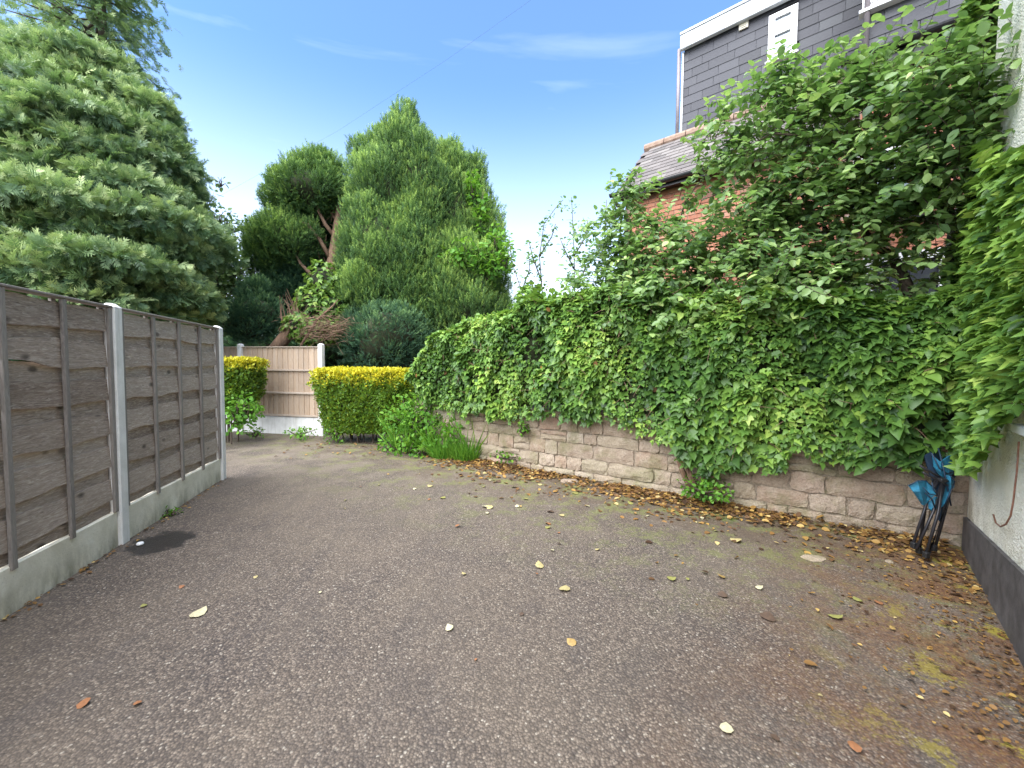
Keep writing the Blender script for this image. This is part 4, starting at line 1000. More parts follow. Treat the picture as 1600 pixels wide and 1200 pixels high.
# woody backing behind the leaves
b = MB(); ns, nu = 70, 16; V = []
for i in range(ns+1):
    s_ = SMIN+(SMAX-SMIN)*i/ns
    for j in range(nu+1):
        u_ = .04+.9*j/nu; off, z = ivy_surface(np.array([s_]), np.array([u_])); off = off[0]-.17; 
        q = WA+WD*s_+WN*off; V.append((q.x, q.y, z[0]-(.1 if u_ > .6 else .0)))
b.add(V, [(i*(nu+1)+j, (i+1)*(nu+1)+j, (i+1)*(nu+1)+j+1, i*(nu+1)+j+1) for i in range(ns) for j in range(nu)]).build('woody_stems', M['core'], ivb, smooth=True)
tw = MB()
for k_ in range(190):
    s_ = random.uniform(-.5, 5.2); u_ = random.uniform(.05, .6); off, z = ivy_surface(np.array([s_]), np.array([u_])); q = WA+WD*s_+WN*(off[0]-.01); q.z = z[0]
    dv = WD*random.uniform(-1, 1)+Vector((0, 0, random.uniform(-1, .6)))+WN*random.uniform(0, .6); dv = dv.normalized()*random.uniform(.08, .22)
    tw.tube([q, q+dv*.5+Vector((0, 0, .01)), q+dv], [.004, .003, .0015], 4)
# gnarled ivy stems climbing over the wall where the leaves part
for (px, py) in ((1095, 780), (1110, 785), (1125, 782), (1080, 770)):
    a = on_plane(px, py, WA+WN*.06, WN); c_ = on_plane(px-28+random.uniform(-8, 8), py-75, WA+WN*.12, WN); tw.tube([a, a.lerp(c_, .5)+WN*.04, c_], [.025, .03, .02], 6)
tw.build('stems', M['rbark'], ivb, kind='stuff')
# few yellowed leaves caught in the ivy
yl = []; 
P2_, N2_, s2, u2 = ivy_points(400); q = (u2 < .6) & (rng.random(400) < .12); k = q.sum()
scatter('dead_leaves', OVAL, P2_[q]+N2_[q]*.05, rng.normal(size=(k, 3)), N2_[q], .07*rng.uniform(.7, 1.3, k), np.clip(.55+rng.normal(size=k)*.15, 0, 1), M['litter'], ivb)

# --- ivy climbing the corner of the cream wall
ivc = tag(empty('ivy_climber', RC), 'large-leaved ivy climbing the corner of the cream wall up past the top of the picture', 'ivy')
# a dark old post carries it
pz = at(1538, 300, 3.75)
MB().cbox(-.07, .07, -.07, .07, 0, 6.2, .012, Matrix.Translation((pz.x-RC.x, pz.y-RC.y, 0)) @ Matrix.Rotation(.6, 4, 'Z')).build('timber_post', M['soffit'], ivc)
Ps, Ns = [], []
def col(px0, px1, py0, py1, d0, d1, n, nrmv, jitter=.1):
    for _ in range(n):
        t = random.random(); py = py0+(py1-py0)*t
        px = random.uniform(px0(py), px1(py)); 
        if px0(py) > px1(py): continue
        dd = random.uniform(d0, d1); Ps.append(tuple(at(px, py, dd))); Ns.append(nrmv)
I = lambda pts: (lambda y: float(np.interp(y, [a for a, _ in pts], [b for _, b in pts])))
lft = I([(-60, 1520), (0, 1512), (50, 1495), (100, 1480), (140, 1505), (200, 1535), (300, 1530), (360, 1500), (430, 1480), (520, 1465), (620, 1475), (700, 1500), (740, 1512)])
rgt = I([(-60, 1545), (0, 1545), (60, 1528), (110, 1540), (150, 1575), (200, 1570), (260, 1560), (330, 1560), (740, 1548)])
col(lft, rgt, -60, 735, 3.45, 3.8, 3600, (-.5, -.85, .2))
col(I([(-60, 1560), (0, 1565), (80, 1552), (130, 1545), (160, 1560)]), I([(-60, 1592), (0, 1592), (80, 1578), (130, 1572), (160, 1572)]), -60, 160, 3.45, 3.75, 420, (-.5, -.85, .2))
# over the face of the wall, kept close to it
for _ in range(4200):
    py = random.uniform(225, 735); px = random.uniform(1508, 1700)
    if px > 1660-(0 if py < 560 else 0): pass
    lim = np.interp(px, [1505, 1530, 1545, 1570, 1600, 1700], [742, 735, 690, 655, 612, 520]); tl = np.interp(px, [1505, 1560, 1575, 1600, 1700], [0, 215, 250, 225, 150])
    if py > lim+random.gauss(0, 8) or py < tl+random.gauss(0, 10): continue
    q = on_plane(px, py, RC+RN*random.uniform(.03, .14), RN); Ps.append(tuple(q)); Ns.append(tuple(RN*.8+Vector((0, -.4, .2))))
P = np.array(Ps)-np.array(RC); Nn = nrm(np.array(Ns, float)); k = len(P)
nr = nrm(Nn*.8+np.array([0, 0, .6])+rng.normal(size=(k, 3))*.35); ax = nrm(Nn*.5+np.array([-.45, -.1, -.45])+rng.normal(size=(k, 3))*.35)
dist = np.linalg.norm(np.array(Ps)-np.array([0, 0, EYE]), axis=1); sz = .098*rng.uniform(.55, 1.25, k)
sz *= np.clip(dist/3.3, .65, 1.0)
tn = np.clip(.5+rng.normal(size=k)*.22+.12*np.sin(P @ np.array([3, 2, 4.])), 0, 1)
split_leaves(290, 'leaf', 'leaves', IVY, P, ax, nr, sz, tn, M['ivy'], ivc, sz/dist+.004*rng.random(k))
tw = MB()
for k_ in range(14):
    pts = []; x = random.uniform(1500, 1540); d_ = random.uniform(3.6, 3.85)
    for j in range(9): pts.append(at(x+random.uniform(-6, 6)+j*3, 740-j*95, d_)-RC)
    tw.tube(pts, random.uniform(.006, .018), 5)
tw.build('stems', M['bark'], ivc, kind='stuff')
# dusty dark mat of dead stems in the corner above the chair
core_mesh('woody_core', rel(ivc, [bp(1503, 600, 3.85, 20, 120, 131, .12), bp(1505, 420, 3.9, 22, 120, 132, .12)]), ivc, shrink=.95)

# --- fruit tree in the raised garden
pt = tag(empty('plum_tree', at(1440, 520, 4.1)), 'spreading broad-leaved fruit tree with an arching branch in front of the brick house', 'tree'); pt.location.z = .85
tb = MB(); R_ = lambda l: [at(*q)-pt.location for q in l]
tb.tube(R_([(1490, 520, 4.1), (1462, 482, 4.0), (1432, 474, 3.95), (1416, 462, 3.95), (1418, 445, 3.95), (1408, 428, 4.0), (1396, 404, 4.0), (1374, 385, 4.05), (1352, 366, 4.1)]), [.07, .06, .055, .05, .045, .05, .042, .04, .036], 9)
tb.tube(R_([(1352, 366, 4.1), (1348, 340, 4.1), (1366, 305, 4.05), (1388, 275, 4.0), (1360, 250, 3.95), (1312, 224, 3.95), (1263, 213, 4.0), (1205, 208, 4.1), (1160, 235, 4.3)]), [.036, .03, .028, .024, .018, .015, .012, .009, .005], 7)
tb.tube(R_([(1388, 275, 4.0), (1430, 245, 3.7), (1480, 208, 3.4), (1520, 180, 3.2)]), [.02, .016, .011, .005], 6)
tb.tube(R_([(1374, 385, 4.05), (1310, 390, 4.2), (1240, 400, 4.4), (1150, 410, 4.7), (1080, 385, 5.0), (1020, 350, 5.3), (985, 310, 5.5)]), [.03, .026, .022, .018, .013, .009, .004], 7)
tb.tube(R_([(1080, 385, 5.0), (1062, 346, 5.0), (1070, 318, 4.9), (1088, 290, 4.85), (1122, 258, 4.8)]), [.012, .01, .009, .007, .003], 5)
tb.tube(R_([(1310, 390, 4.2), (1280, 340, 4.2), (1240, 290, 4.2), (1220, 200, 4.2), (1212, 130, 4.2)]), [.02, .016, .012, .008, .003], 6)
tb.tube(R_([(1352, 366, 4.1), (1330, 300, 4.0), (1320, 220, 3.9), (1345, 140, 3.8)]), [.02, .014, .009, .003], 6)
tb.tube(R_([(1240, 400, 4.4), (1200, 450, 4.2), (1170, 500, 4.1)]), [.014, .01, .004], 5)
cl_ = [  # px, py, depth, radius px, weight
 (1215, 152, 4.2, 28, .7), (1190, 185, 4.3, 48, 1.2), (1255, 172, 4.1, 36, 1.0), (1130, 215, 4.6, 34, .9), (1300, 160, 4.0, 45, 1.2), (1350, 150, 3.9, 45, 1.2), (1400, 160, 3.7, 48, 1.2),
 (1450, 150, 3.3, 45, 1.0), (1490, 190, 3.2, 48, 1.1), (1430, 215, 3.5, 50, 1.2), (1370, 220, 3.8, 50, 1.2), (1300, 225, 4.0, 50, 1.2), (1230, 225, 4.1, 50, 1.2), (1170, 250, 4.4, 40, 1),
 (1120, 250, 4.7, 26, .6), (1250, 290, 4.1, 50, 1.2), (1320, 290, 4.0, 45, .9), (1400, 290, 3.8, 50, 1), (1470, 270, 3.4, 48, 1), (1510, 240, 3.2, 34, .8), (1200, 310, 4.3, 45, 1.1),
 (1160, 375, 4.6, 40, 1.0), (1230, 360, 4.3, 45, 1.0), (1440, 350, 3.7, 45, .8), (1390, 340, 3.9, 36, .6), (1300, 350, 4.1, 36, .5), (1080, 400, 4.8, 48, 1.1), (1040, 375, 5.1, 34, .8), (985, 330, 5.3, 22, .4), (985, 300, 5.4, 16, .3),
 (1010, 400, 5.2, 45, 1.1), (960, 395, 5.5, 34, .9), (960, 440, 5.4, 45, 1.1), (1040, 450, 4.9, 48, 1.1), (1000, 490, 4.9, 36, .7), (1110, 450, 4.7, 45, .9), (1060, 500, 4.6, 30, .5), (1180, 430, 4.4, 42, .8),
 (1250, 430, 4.2, 40, .7), (1170, 470, 4.2, 26, .4), (1330, 430, 4.1, 34, .4), (1062, 320, 5.0, 14, .15), (1510, 150, 3.1, 20, .4), (940, 350, 5.5, 14, .3), (1470, 115, 3.1, 22, .5), (1110, 300, 4.8, 20, .2), (1290, 120, 4, 20, .4), (1370, 110, 3.9, 18, .3), (1230, 460, 4.0, 60, 1), (1310, 460, 3.9, 50, .8), (1100, 490, 4.5, 50, .9), (950, 470, 5.4, 40, .8), (1290, 400, 4.1, 50, 1), (1350, 300, 4, 50, .8), (1480, 330, 3.6, 40, .7), (1180, 400, 4.4, 50, 1), (900, 460, 5.9, 26, .6), (1000, 440, 5.2, 50, 1), (1450, 430, 3.9, 30, .5), (1380, 440, 4.2, 30, .4)]
LP, LA, LN, LT = [], [], [], []
for (px, py, dep, rp_, wgt) in cl_:
    c_ = at(px, py, dep); rr = rp_*dep/F
    for q in range(int(33*wgt*(1.35 if py > 265 else .72))):
        st = c_+Vector((random.gauss(0, .5), random.gauss(0, .5), random.gauss(0, .45)))*rr
        d_ = Vector((random.gauss(0, .7), random.gauss(0, .7)-.25, random.gauss(.15, .55))).normalized(); l = random.uniform(.25, .5)
        cur = d_*1.0; p0 = st; pts = [p0-pt.location]; nl = 13
        gt = random.gauss(0, .16)
        for i in range(nl):
            cur = (cur+Vector((random.gauss(0, .12), random.gauss(0, .12), random.gauss(.0, .1)))).normalized()
            p0 = p0+cur*(l/nl)
            if i % 4 == 3: pts.append(p0-pt.location)
            sd = cur.cross(Vector((random.gauss(0, .4), random.gauss(0, .4), 1))).normalized()*(1 if i % 2 else -1)
            a_ = (sd*.9+cur*.5+Vector((0, -.1, -.3))+Vector((random.gauss(0, .25), random.gauss(0, .25), random.gauss(0, .25)))).normalized()
            LP.append(tuple(p0-pt.location)); LA.append(tuple(a_)); LN.append((random.gauss(0, .45)-.1, random.gauss(0, .45)-.35, 1)); LT.append(gt+i/nl*.22)
        tb.tube([x for x in pts], [.004, .003, .002, .0015][:len(pts)] if len(pts) <= 4 else .003, 4)
# upright water shoots above the crown
for (px, py, h, dep) in ((1200, 130, 42, 4.2), (1232, 125, 40, 4.2), (1110, 200, 45, 4.6), (1132, 180, 45, 4.5), (1280, 110, 30, 4), (1345, 105, 28, 3.9), (1372, 130, 58, 3.8), (1462, 100, 45, 3.1), (1500, 90, 30, 3.1), (1155, 165, 30, 4.4), (1178, 130, 30, 4.3), (1030, 300, 30, 5.1), (960, 330, 45, 5.4), (985, 290, 25, 5.4), (1262, 125, 25, 4.1)):
    a = at(px, py+20, dep); e = at(px+random.uniform(-6, 8), py-h, dep); nl = 14
    tb.tube([a-pt.location, e-pt.location], [.005, .002], 4)
    for i in range(nl):
        p0 = a.lerp(e, (i+1)/nl); th = i*2.4; LP.append(tuple(p0-pt.location)); LA.append((math.cos(th), math.sin(th), .5)); LN.append((-math.cos(th)*.4, -math.sin(th)*.4-.4, 1)); LT.append(.2+.3*i/nl)
tb.build('trunk', M['bark'], pt, smooth=True)
P = np.array(LP); ax = np.array(LA); nr = nrm(np.array(LN)); k = len(P); dist = np.linalg.norm(P+np.array(pt.location)-np.array([0, 0, EYE]), axis=1)
sz = .08*rng.uniform(.6, 1.3, k)*np.interp(dist, [3.3, 4.2], [1.3, 1.0]); tn = np.clip(.4+np.array(LT)+rng.normal(size=k)*.17, 0, 1)
split_leaves(290, 'leaf', 'crown', OVAL, P, ax, nr, sz, tn, M['plum'], pt, sz/dist-.0*P[:, 1])

# --- thin saplings against the sky
for n_, (lab, paths, dep) in enumerate((('thin wispy sapling nearest the cypresses, rising from the ivy bank', [[(822, 500), (815, 455), (800, 410), (795, 365)], [(815, 455), (828, 420), (826, 395)]], 7.6),
     ('slender leafy sapling with a forked curling top left of the straight one', [[(850, 490), (846, 440), (843, 400), (850, 350), (868, 325), (880, 312)], [(846, 440), (832, 400), (826, 375)], [(843, 400), (862, 370), (868, 350)]], 7.4),
     ('tall straight sapling standing clear against the sky left of the brick house', [[(898, 490), (898, 430), (896, 370), (893, 308)], [(897, 400), (915, 370), (918, 345)], [(897, 420), (882, 390), (875, 372)], [(898, 445), (922, 410), (930, 390)]], 7.2),
     ('short sapling close to the corner of the brick house', [[(940, 470), (944, 420), (945, 360), (948, 312)], [(944, 400), (930, 370)]], 6.9))):
    r0 = at(paths[0][0][0], 500, dep); root = tag(empty('sapling', (r0.x, r0.y, .85)), lab, 'sapling', 'saplings behind the ivy bank')
    tb = MB(); LP, LA = [], []
    for j, pa in enumerate(paths):
        pts = [at(x, y, dep)-root.location for x, y in pa]
        if j == 0: pts = [Vector((0, 0, 0))]+pts
        tb.tube(pts, [.014*(1-.8*i/len(pts)) for i in range(len(pts))], 5)
        for i in range(len(pts)-1):
            sl_ = (pts[i+1]-pts[i]).length
            for q in range(int(sl_*62)):
                p0 = pts[i].lerp(pts[i+1], random.random())+Vector((random.gauss(0, .055), random.gauss(0, .055), random.gauss(0, .04)))
                if p0.z < .3: continue
                th = random.uniform(0, 6.28); LP.append(tuple(p0)); LA.append((math.cos(th), math.sin(th), random.gauss(0, .5)))
    tb.build('stem', M['bark'], root, smooth=True); P = np.array(LP); k = len(P)
    scatter('leaves', OVAL, P, np.array(LA), nrm(rng.normal(size=(k, 3))*.5+[0, -.3, 1]), .075*rng.uniform(.6, 1.2, k), np.clip(.3+rng.normal(size=k)*.2, 0, 1), M['plum'], root)
sv = tag(empty('ivy_shrub', at(830, 500, 6.9)), 'small upright tuft of ivy rising out of the bank below the saplings', 'shrub'); sv.location.z = .85
ivy_blobs(sv, rel(sv, [bp(828, 470, 6.9, 18, 26, 141), bp(840, 490, 6.8, 24, 18, 142)]), 420, .085, M['ivy'])
MB().tube([(0, 0, 0), (0, 0, .9)], .03, 6).build('stem', M['bark'], sv)

# --- weeds and grass at the end of the wall
def tuft(name, label, spots, n, h, mat_, cat='grass'):
    Pp, A_, Sz = [], [], []
    for (x, y, r) in spots:
        for _ in range(n):
            a = random.uniform(0, 6.28); rr = r*math.sqrt(random.random()); Pp.append((x+math.cos(a)*rr, y+math.sin(a)*rr, .0)); A_.append((math.cos(a)*.35+random.gauss(0, .25), math.sin(a)*.35+random.gauss(0, .25), 1)); Sz.append(h*random.uniform(.4, 1.15))
    P = np.array(Pp); k = len(P)
    o = scatter(name, BLADE, P, np.array(A_), rng.normal(size=(k, 3)), np.array(Sz), np.clip(.55+rng.normal(size=k)*.25, 0, 1), mat_, None)
    return tag(o, label, cat, kind='stuff')
q1 = at(700, 700, 6.7); q2 = at(730, 705, 6.5); q3 = at(655, 700, 7.0)
tuft('grass_clump', 'long bright grass clump at the left end of the stone wall', [(q1.x, q1.y, .28), (q2.x, q2.y, .22), (q3.x, q3.y, .22)], 700, .36, M['weed'])
q4 = at(690, 700, 6.9); q5 = at(640, 700, 7.0); q6 = at(735, 700, 6.55)
tuft('tall_grass', 'tall thin grass stems rising behind the grass clump against the ivy', [(q4.x, q4.y, .3), (q5.x, q5.y, .3), (q6.x, q6.y, .12)], 60, .85, M['weed'])
wb = tag(empty('weed_clump', at(640, 700, 7.0)), 'leafy green weeds growing between the golden hedge and the grass clump', 'weeds'); wb.location.z = 0
cb = [bp(635, 655, 7.1, 36, 34, 151), bp(665, 640, 7.1, 34, 40, 152), bp(640, 695, 6.85, 34, 22, 153), bp(610, 690, 7.1, 18, 14, 154), bp(690, 655, 7.0, 26, 34, 155), bp(705, 680, 6.75, 36, 32, 156), bp(665, 705, 6.7, 22, 12, 157)]
tb = leafy(wb, rel(wb, cb), 560, .075, M['weed'], 8, nm='foliage'); tb.build('stems', M['bark'], wb)
for (lab, px, py, dep, wp, hp, per) in (('sprawling weeds at the foot of the far concrete board', 470, 676, 7.9, 24, 8, 900), ('leafy weed under the left corner of the wide golden hedge', 525, 678, 7.6, 16, 14, 900), ('small weed at the foot of the narrow hedge', 400, 676, 7.9, 12, 8, 900),
        ('green weed sprouting at the foot of the left gravel board', 264, 802, 3.95, 14, 6, 2600), ('low green weeds at the gap in the stone wall', 1100, 762, 4.35, 42, 16, 1500), ('small weed rooted in the wall joint under the ivy', 818, 668, 5.8, 8, 12, 1600), ('young weed at the wall foot beside the grass clump', 790, 712, 6.0, 24, 6, 1100)):
    rt_ = tag(empty('weed', at(px, py, dep)), lab, 'weed'); 
    if lab.startswith('small weed rooted') is False: rt_.location.z = 0
    tb = leafy(rt_, rel(rt_, [bp(px, py, dep, wp, hp, int(px))]), per, .05 if dep > 4.2 else .04, M['weed'], 6, nm='foliage'); tb.build('stems', M['bark'], rt_)
tuft('moss_grass', 'sparse green grass growing through the tarmac before the wall', [(at(990, 820, 1).x/1*0+1.35, 4.3, .22), (1.95, 4.0, .12), (2.2, 3.95, .1), (.6, 5.0, .2)], 130, .035, M['weed'])

# ================================================================== LEAF LITTER AND FALLEN LEAVES
n = 7500; s = rng.uniform(-.9, 5.3, n); off = np.abs(rng.exponential(.2, n))+.0
off = np.where(rng.random(n) < .5, off*np.interp(s, [-1, 1, 3, 5.3], [.7, 1.1, 1.3, 1.5]), off*.8)
cl = np.sin(2.3*s+1)+np.sin(5.1*s+off*6)+.6*np.sin(11*s); q = rng.random(n) < np.clip(.62+.25*cl, .1, 1); s, off = s[q], off[q]; n = len(s)
P = np.array(WA)+np.array(WD)*s[:, None]+np.array(WN)*(off+.0)[:, None]; P[:, 2] = .014+.035*np.exp(-off/.12)*rng.random(n)+.012*rng.random(n)
nr = nrm(np.array([0, 0, 1.])+rng.normal(size=(n, 3))*.28); ax = rng.normal(size=(n, 3)); ax[:, 2] *= .1
tag(scatter('leaf_litter', OVAL, P, ax, nr, .062*rng.uniform(.35, 1.15, n), np.clip(.45+rng.normal(size=n)*.28, 0, 1), M['litter'], None), 'drift of brown and yellow dead leaves along the foot of the stone wall', 'leaf litter', kind='stuff')
n = 420; x_ = rng.uniform(-4.0, 2.5, n); y_ = rng.uniform(6.3, 7.7, n); q = rng.random(n) < np.clip((y_-6.1)/1.3, 0, 1); x_, y_ = x_[q], y_[q]; n = len(x_)
q = ((x_-WA.x)*.559+(y_-WA.y)*.829) < -.05; x_, y_ = x_[q], y_[q]; n = len(x_)
P = np.stack([x_, y_, .03+.01*(y_-6.3)+0*x_], 1)
tag(scatter('leaf_litter', OVAL, P, rng.normal(size=(n, 3))*[1, 1, .1], nrm(np.array([0, 0, 1.])+rng.normal(size=(n, 3))*.2), .06*rng.uniform(.4, 1.1, n), np.clip(.4+rng.normal(size=n)*.25, 0, 1), M['litter'], None), 'thin scatter of dead leaves on the silt before the far hedges', 'leaf litter', kind='stuff')
# rusty crumbs and leaves beside the cream wall and along the left gravel boards
n = 900; t = rng.uniform(0, 2.6, n); off = rng.exponential(.22, n)+.03
P = np.array(RC)+np.array(RD)*t[:, None]+np.array(RN)*off[:, None]; P[:, 2] = .014+.01*rng.random(n)
tag(scatter('leaf_litter', OVAL, P, rng.normal(size=(n, 3))*[1, 1, .1], nrm(np.array([0, 0, 1.])+rng.normal(size=(n, 3))*.2), .03*rng.uniform(.3, 1.1, n), np.clip(.35+rng.normal(size=n)*.25, 0, 1), M['litter'], None), 'rusty leaf crumbs along the black plinth of the cream wall', 'leaf litter', kind='stuff')
n = 160; t = rng.uniform(-.1, 4.2, n); off = rng.exponential(.03, n)+.03
P = np.array(P2)+np.array(FD)*t[:, None]+np.array(FN)*off[:, None]; P[:, 2] = .016
tag(scatter('leaf_litter', OVAL, P, rng.normal(size=(n, 3))*[1, 1, .1], nrm(np.array([0, 0, 1.])+rng.normal(size=(n, 3))*.2), .035*rng.uniform(.4, 1.1, n), np.clip(.45+rng.normal(size=n)*.25, 0, 1), M['litter'], None), 'small dead leaves gathered along the foot of the left gravel boards', 'leaf litter', kind='stuff')
lt = []
for c_ in ((.09, .055, .035), (.28, .12, .05), (.34, .22, .07), (.4, .33, .15), (.5, .45, .28), (.25, .24, .07)):
    lt.append(plain('fallen_leaf_%d' % len(lt), c_, .6, var=.25, sc=60))
leafm = []
for m_ in lt:
    V, T = OVAL; me = MB().add([(x*1.25, y-.5, -zz*1.2+.02) for x, y, zz in V], T).mesh('fallen_leaf', True); me.materials.append(m_); leafm.append(me)
def ground_at(px, py):
    d = ray(px, py); t = (0.012-EYE)/d.z; return EYEV+d*t
named = [((310, 959), .085, 4, 'pale yellow oval leaf lying alone on the tarmac at the left'), ((882, 921), .075, 3, 'broad straw-yellow leaf lying right of the centre of the drive'), ((843, 884), .065, 3, 'small straw-yellow leaf just beyond the broad one near the centre of the drive'),
         ((702, 982), .045, 4, 'tiny pale heart-shaped leaf in the middle of the drive'), ((1135, 1140), .05, 4, 'pale cream leaf in the near foreground'), ((1335, 1168), .042, 1, 'orange-brown leaf in the near foreground right of the cream one'),
         ((1305, 964), .07, 5, 'curled olive-yellow leaf on the right of the drive'), ((131, 1100), .045, 1, 'torn orange-brown leaf at the lower left of the drive'), ((1340, 938), .05, 5, 'round green-yellow leaf on the right of the drive'),
         ((1372, 942), .045, 1, 'small reddish leaf beside the round green-yellow one'), ((893, 1005), .05, 2, 'brown and orange leaf below the broad straw-yellow one'), ((1433, 855), .06, 5, 'bright yellow leaf at the feet of the folded chair'), ((215, 1100), .03, 1, 'tiny rust-coloured leaf scrap at lower left'),
         ((1150, 845), .09, 3, 'large straw-coloured leaf before the right part of the stone wall'), ((765, 793), .07, 3, 'pale yellow leaf far up the drive near the litter')]
for (q, s_, ci, lab) in named:
    o = link('fallen_leaf', leafm[ci], None, None, ground_at(*q)+Vector((0, 0, .006)), (random.gauss(0, .12), random.gauss(0, .12), random.uniform(0, 6.28)), (s_*1.2, s_*1.2, s_)); tag(o, lab, 'leaf', 'fallen leaves on the drive')
random.seed(21)
for k_ in range(64):
    near = k_ < 26
    if near: x, y = random.uniform(-2.6, 2.4), random.uniform(1.2, 5.5)
    else:
        s_ = random.uniform(-.5, 5.0); o_ = random.uniform(.45, 2.2); pp = WA+WD*s_+WN*o_; x, y = pp.x, pp.y
    if (Vector((x, y, 0))-P1).dot(FN) < .1 or (Vector((x, y, 0))-RC).dot(RN) < .05 or y < 1: continue
    sc_ = random.uniform(.015, .034) if near else random.uniform(.03, .075)
    o = link('fallen_leaf', random.choice(leafm), None, None, (x, y, .02), (random.gauss(0, .12), random.gauss(0, .12), random.uniform(0, 6.28)), (sc_*1.3, sc_, sc_))
    tag(o, 'tiny dry leaf scrap scattered on the open tarmac' if near else 'small dead leaf scattered on the tarmac out from the stone wall', 'leaf', 'fallen leaves on the drive')
# pale stones at the silted end and a white cap on the damp patch
def rock(loc, s_, lab, m_, cat='stone'):
    d = dirs(1); b = MB(); nu, nv = 9, 6; V = []
    for j in range(nv+1):
        for i in range(nu):
            th = math.pi*j/nv; ph = 2*math.pi*i/nu; k_ = 1+random.uniform(-.12, .12); V.append((math.sin(th)*math.cos(ph)*s_[0]*k_, math.sin(th)*math.sin(ph)*s_[1]*k_, math.cos(th)*s_[2]*k_))
    b.add(V, [(j*nu+i, (j+1)*nu+i, (j+1)*nu+(i+1) % nu, j*nu+(i+1) % nu) for j in range(nv) for i in range(nu)])
    return tag(b.build('loose_stone', m_, smooth=False, loc=loc), lab, cat)
pg = ground_at(889, 752)
rock(pg, (.13, .07, .035), 'flat pale stone at the foot of the wall near its left end', M['stone'])
rock(ground_at(1272, 872)+Vector((0, 0, .0)), (.1, .06, .012), 'flat buff stone lying in the leaf litter', M['stone'])
rock(ground_at(1390, 878), (.03, .025, .015), 'small grey pebble near the folded chair', M['stone'])
cp = ground_at(219, 851)
b = MB(); nseg = 14; V = []
for (r_, z_) in ((.026, 0), (.026, .008), (.022, .014), (.012, .019), (.001, .02)):
    for i in range(nseg): V.append((r_*math.cos(2*math.pi*i/nseg), r_*math.sin(2*math.pi*i/nseg), z_))
b.add(V, [(j*nseg+i, j*nseg+(i+1) % nseg, (j+1)*nseg+(i+1) % nseg, (j+1)*nseg+i) for j in range(4) for i in range(nseg)])
tag(b.build('bottle_cap', M['upvc'], smooth=True, loc=cp+Vector((0, 0, .004))), 'small white domed cap on the damp dark patch by the fence post', 'cap')

# ================================================================== FOLDED CAMPING CHAIR
ch = tag(empty('folding_chair', ground_at(1447, 862)), 'folded blue camping chair leaning in the corner by the cream wall', 'chair'); ch.location.z = 0
R_ = lambda l: [at(*q)-ch.location for q in l]
def tubes(l, r, name='tube', m_='steel'):
    MB().tube(R_(l), r, 8).build(name, M[m_], ch, smooth=True)
D0 = 3.18
for l in ([(1426, 852, D0), (1450, 780, D0+.06), (1472, 740, D0+.1)], [(1432, 858, D0-.03), (1458, 800, D0), (1474, 748, D0+.06)], [(1447, 866, D0-.06), (1466, 800, D0-.02), (1473, 752, D0+.03)],
          [(1452, 864, D0-.04), (1478, 790, D0+.04), (1484, 716, D0+.12)], [(1462, 852, D0+.04), (1482, 780, D0+.08), (1492, 712, D0+.14)], [(1437, 856, D0+.03), (1446, 790, D0+.07), (1462, 745, D0+.1)]):
    tubes(l, .0105)
for q in ((1428, 851, D0), (1447, 866, D0-.06), (1459, 855, D0+.02), (1436, 859, D0)):
    c_ = at(*q)-ch.location; MB().cbox(c_.x-.018, c_.x+.018, c_.y-.018, c_.y+.018, max(0.005, c_.z-.03), max(.03, c_.z+.02), .005).build('foot', M['plastic'], ch)
for l in ([(1438, 728, D0), (1462, 742, D0), (1482, 752, D0+.02)], [(1442, 738, D0-.01), (1464, 750, D0-.01), (1480, 758, D0)]):
    tubes(l, .009, 'arm_tube')
b = MB(); c_ = at(1472, 750, D0-.02)-ch.location; b.cbox(c_.x-.028, c_.x+.028, c_.y-.02, c_.y+.02, c_.z-.014, c_.z+.014, .005).build('hinge', M['plastic'], ch)
def cloth(pts, name, m_):
    """a folded flap: rows of pixel/depth points, thickened and creased"""
    nr_ = len(pts); nc = len(pts[0]); V = []
    for row in pts:
        for q in row: V.append(at(*q)-ch.location)
    k_ = len(V); V += [v_+Vector((.004, .012, 0)) for v_ in V]; F_ = []
    for i in range(nr_-1):
        for j in range(nc-1):
            a = i*nc+j; F_ += [(a, a+1, a+nc+1, a+nc), (k_+a, k_+a+nc, k_+a+nc+1, k_+a+1)]
    rim = [j for j in range(nc)]+[i*nc+nc-1 for i in range(1, nr_)]+[(nr_-1)*nc+j for j in range(nc-2, -1, -1)]+[i*nc for i in range(nr_-2, 0, -1)]
    F_ += [(rim[i], k_+rim[i], k_+rim[(i+1) % len(rim)], rim[(i+1) % len(rim)]) for i in range(len(rim))]
    return MB().add(V, F_).build(name, M[m_], ch)
cloth([[(1420, 759, D0), (1434, 752, D0-.03), (1447, 752, D0+.01), (1460, 764, D0-.02)], [(1427, 768, D0-.02), (1438, 768, D0-.04), (1450, 768, D0-.01), (1463, 772, D0-.03)], [(1438, 784, D0), (1443, 785, D0-.02), (1448, 782, D0), (1456, 778, D0-.02)], [(1441, 789, D0), (1444, 790, D0), (1447, 787, D0), (1450, 784, D0)]], 'seat_fabric', 'chair_blue')
cloth([[(1458, 712, D0+.08), (1470, 722, D0+.04), (1484, 712, D0+.08), (1497, 705, D0+.1)], [(1460, 730, D0+.06), (1470, 738, D0+.04), (1482, 732, D0+.06), (1494, 728, D0+.1)], [(1468, 742, D0+.06), (1474, 746, D0+.05), (1484, 742, D0+.05), (1488, 742, D0+.08)]], 'back_fabric', 'chair_blue')
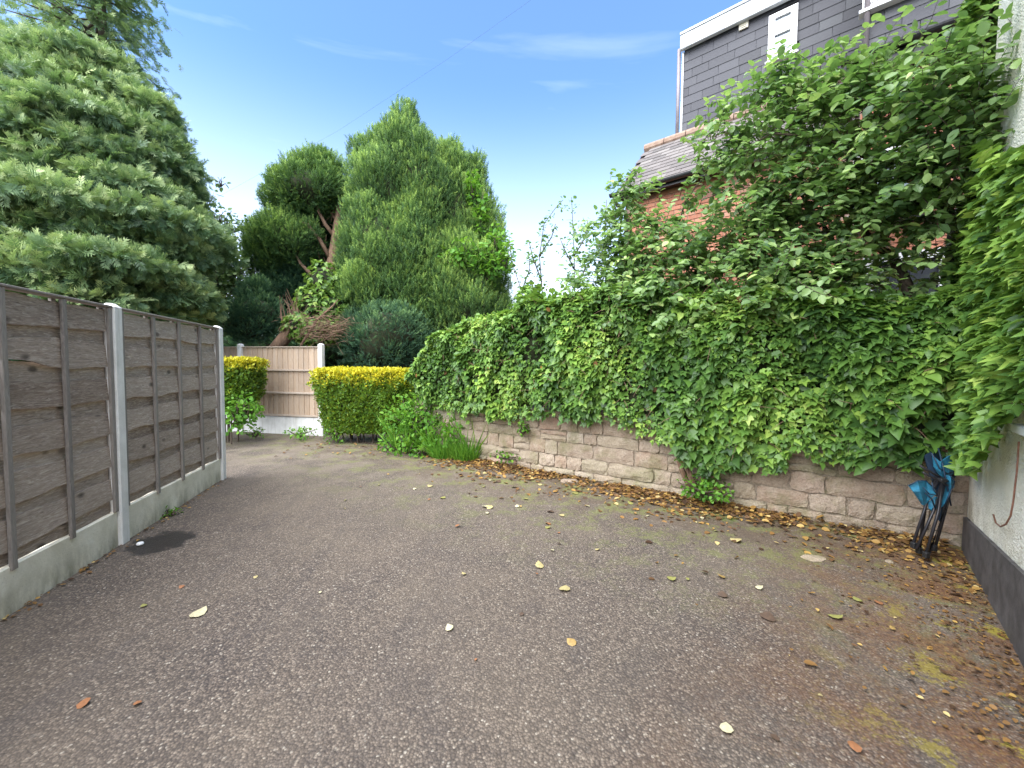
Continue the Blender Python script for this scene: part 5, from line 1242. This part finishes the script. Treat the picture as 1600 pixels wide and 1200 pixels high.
cloth([[(1478, 742, D0+.03), (1486, 744, D0+.0), (1492, 752, D0+.05)], [(1480, 760, D0+.03), (1486, 762, D0+.0), (1491, 762, D0+.05)], [(1474, 780, D0+.02), (1480, 778, D0-.01), (1483, 768, D0+.04)], [(1470, 794, D0+.01), (1474, 790, D0-.01), (1478, 784, D0+.03)]], 'side_fabric', 'chair_blue')
cloth([[(1452, 786, D0+.03), (1462, 776, D0+.01), (1468, 778, D0+.03)], [(1452, 795, D0+.03), (1460, 796, D0), (1464, 794, D0+.03)], [(1456, 799, D0+.03), (1458, 800, D0+.02), (1460, 799, D0+.03)]], 'pocket_fabric', 'chair_blue')
cloth([[(1474, 716, D0+.12), (1486, 706, D0+.13), (1502, 700, D0+.14)], [(1476, 728, D0+.12), (1486, 726, D0+.13), (1500, 722, D0+.14)], [(1478, 744, D0+.12), (1486, 746, D0+.13), (1492, 748, D0+.14)]], 'lining_fabric', 'chair_dark')
for l_ in ([(1466, 700, D0+.1), (1474, 730, D0+.03), (1480, 760, D0+.0), (1486, 790, D0+.03)], [(1456, 708, D0+.06), (1468, 732, D0+.02), (1480, 740, D0+.04), (1494, 736, D0+.07)], [(1446, 770, D0-.03), (1456, 780, D0-.02), (1462, 796, D0+.0)], [(1486, 744, D0-.02), (1492, 752, D0+.03), (1484, 770, D0-.02), (1476, 790, D0-.01)]):
    tubes(l_, .005, 'strap', 'chair_dark')
cloth([[(1444, 712, D0+.13), (1456, 706, D0+.12), (1468, 704, D0+.14)], [(1452, 738, D0+.12), (1462, 736, D0+.1), (1474, 734, D0+.12)], [(1464, 770, D0+.1), (1472, 772, D0+.08), (1480, 770, D0+.1)], [(1466, 812, D0+.1), (1470, 816, D0+.09), (1476, 810, D0+.1)]], 'carry_bag', 'chair_dark')
tubes([(1420, 759, D0-.01), (1434, 751, D0-.04), (1447, 751, D0), (1460, 763, D0-.03)], .004, 'piping', 'chair_dark')
tubes([(1443, 762, D0-.05), (1452, 772, D0-.05), (1464, 774, D0-.05)], .004, 'strap', 'chair_dark')
tubes([(1456, 754, D0-.05), (1459, 766, D0-.05), (1465, 774, D0-.05)], .004, 'strap', 'chair_dark')
# overhead cable far above the gardens
o_ = MB().tube([at(300, 330, 34), at(527, 205, 30), at(700, 92, 26), at(900, -50, 22)], .004, 5).build('overhead_cable', M['gutter']); tag(o_, 'very thin overhead cable crossing the sky above the cypresses', 'cable')
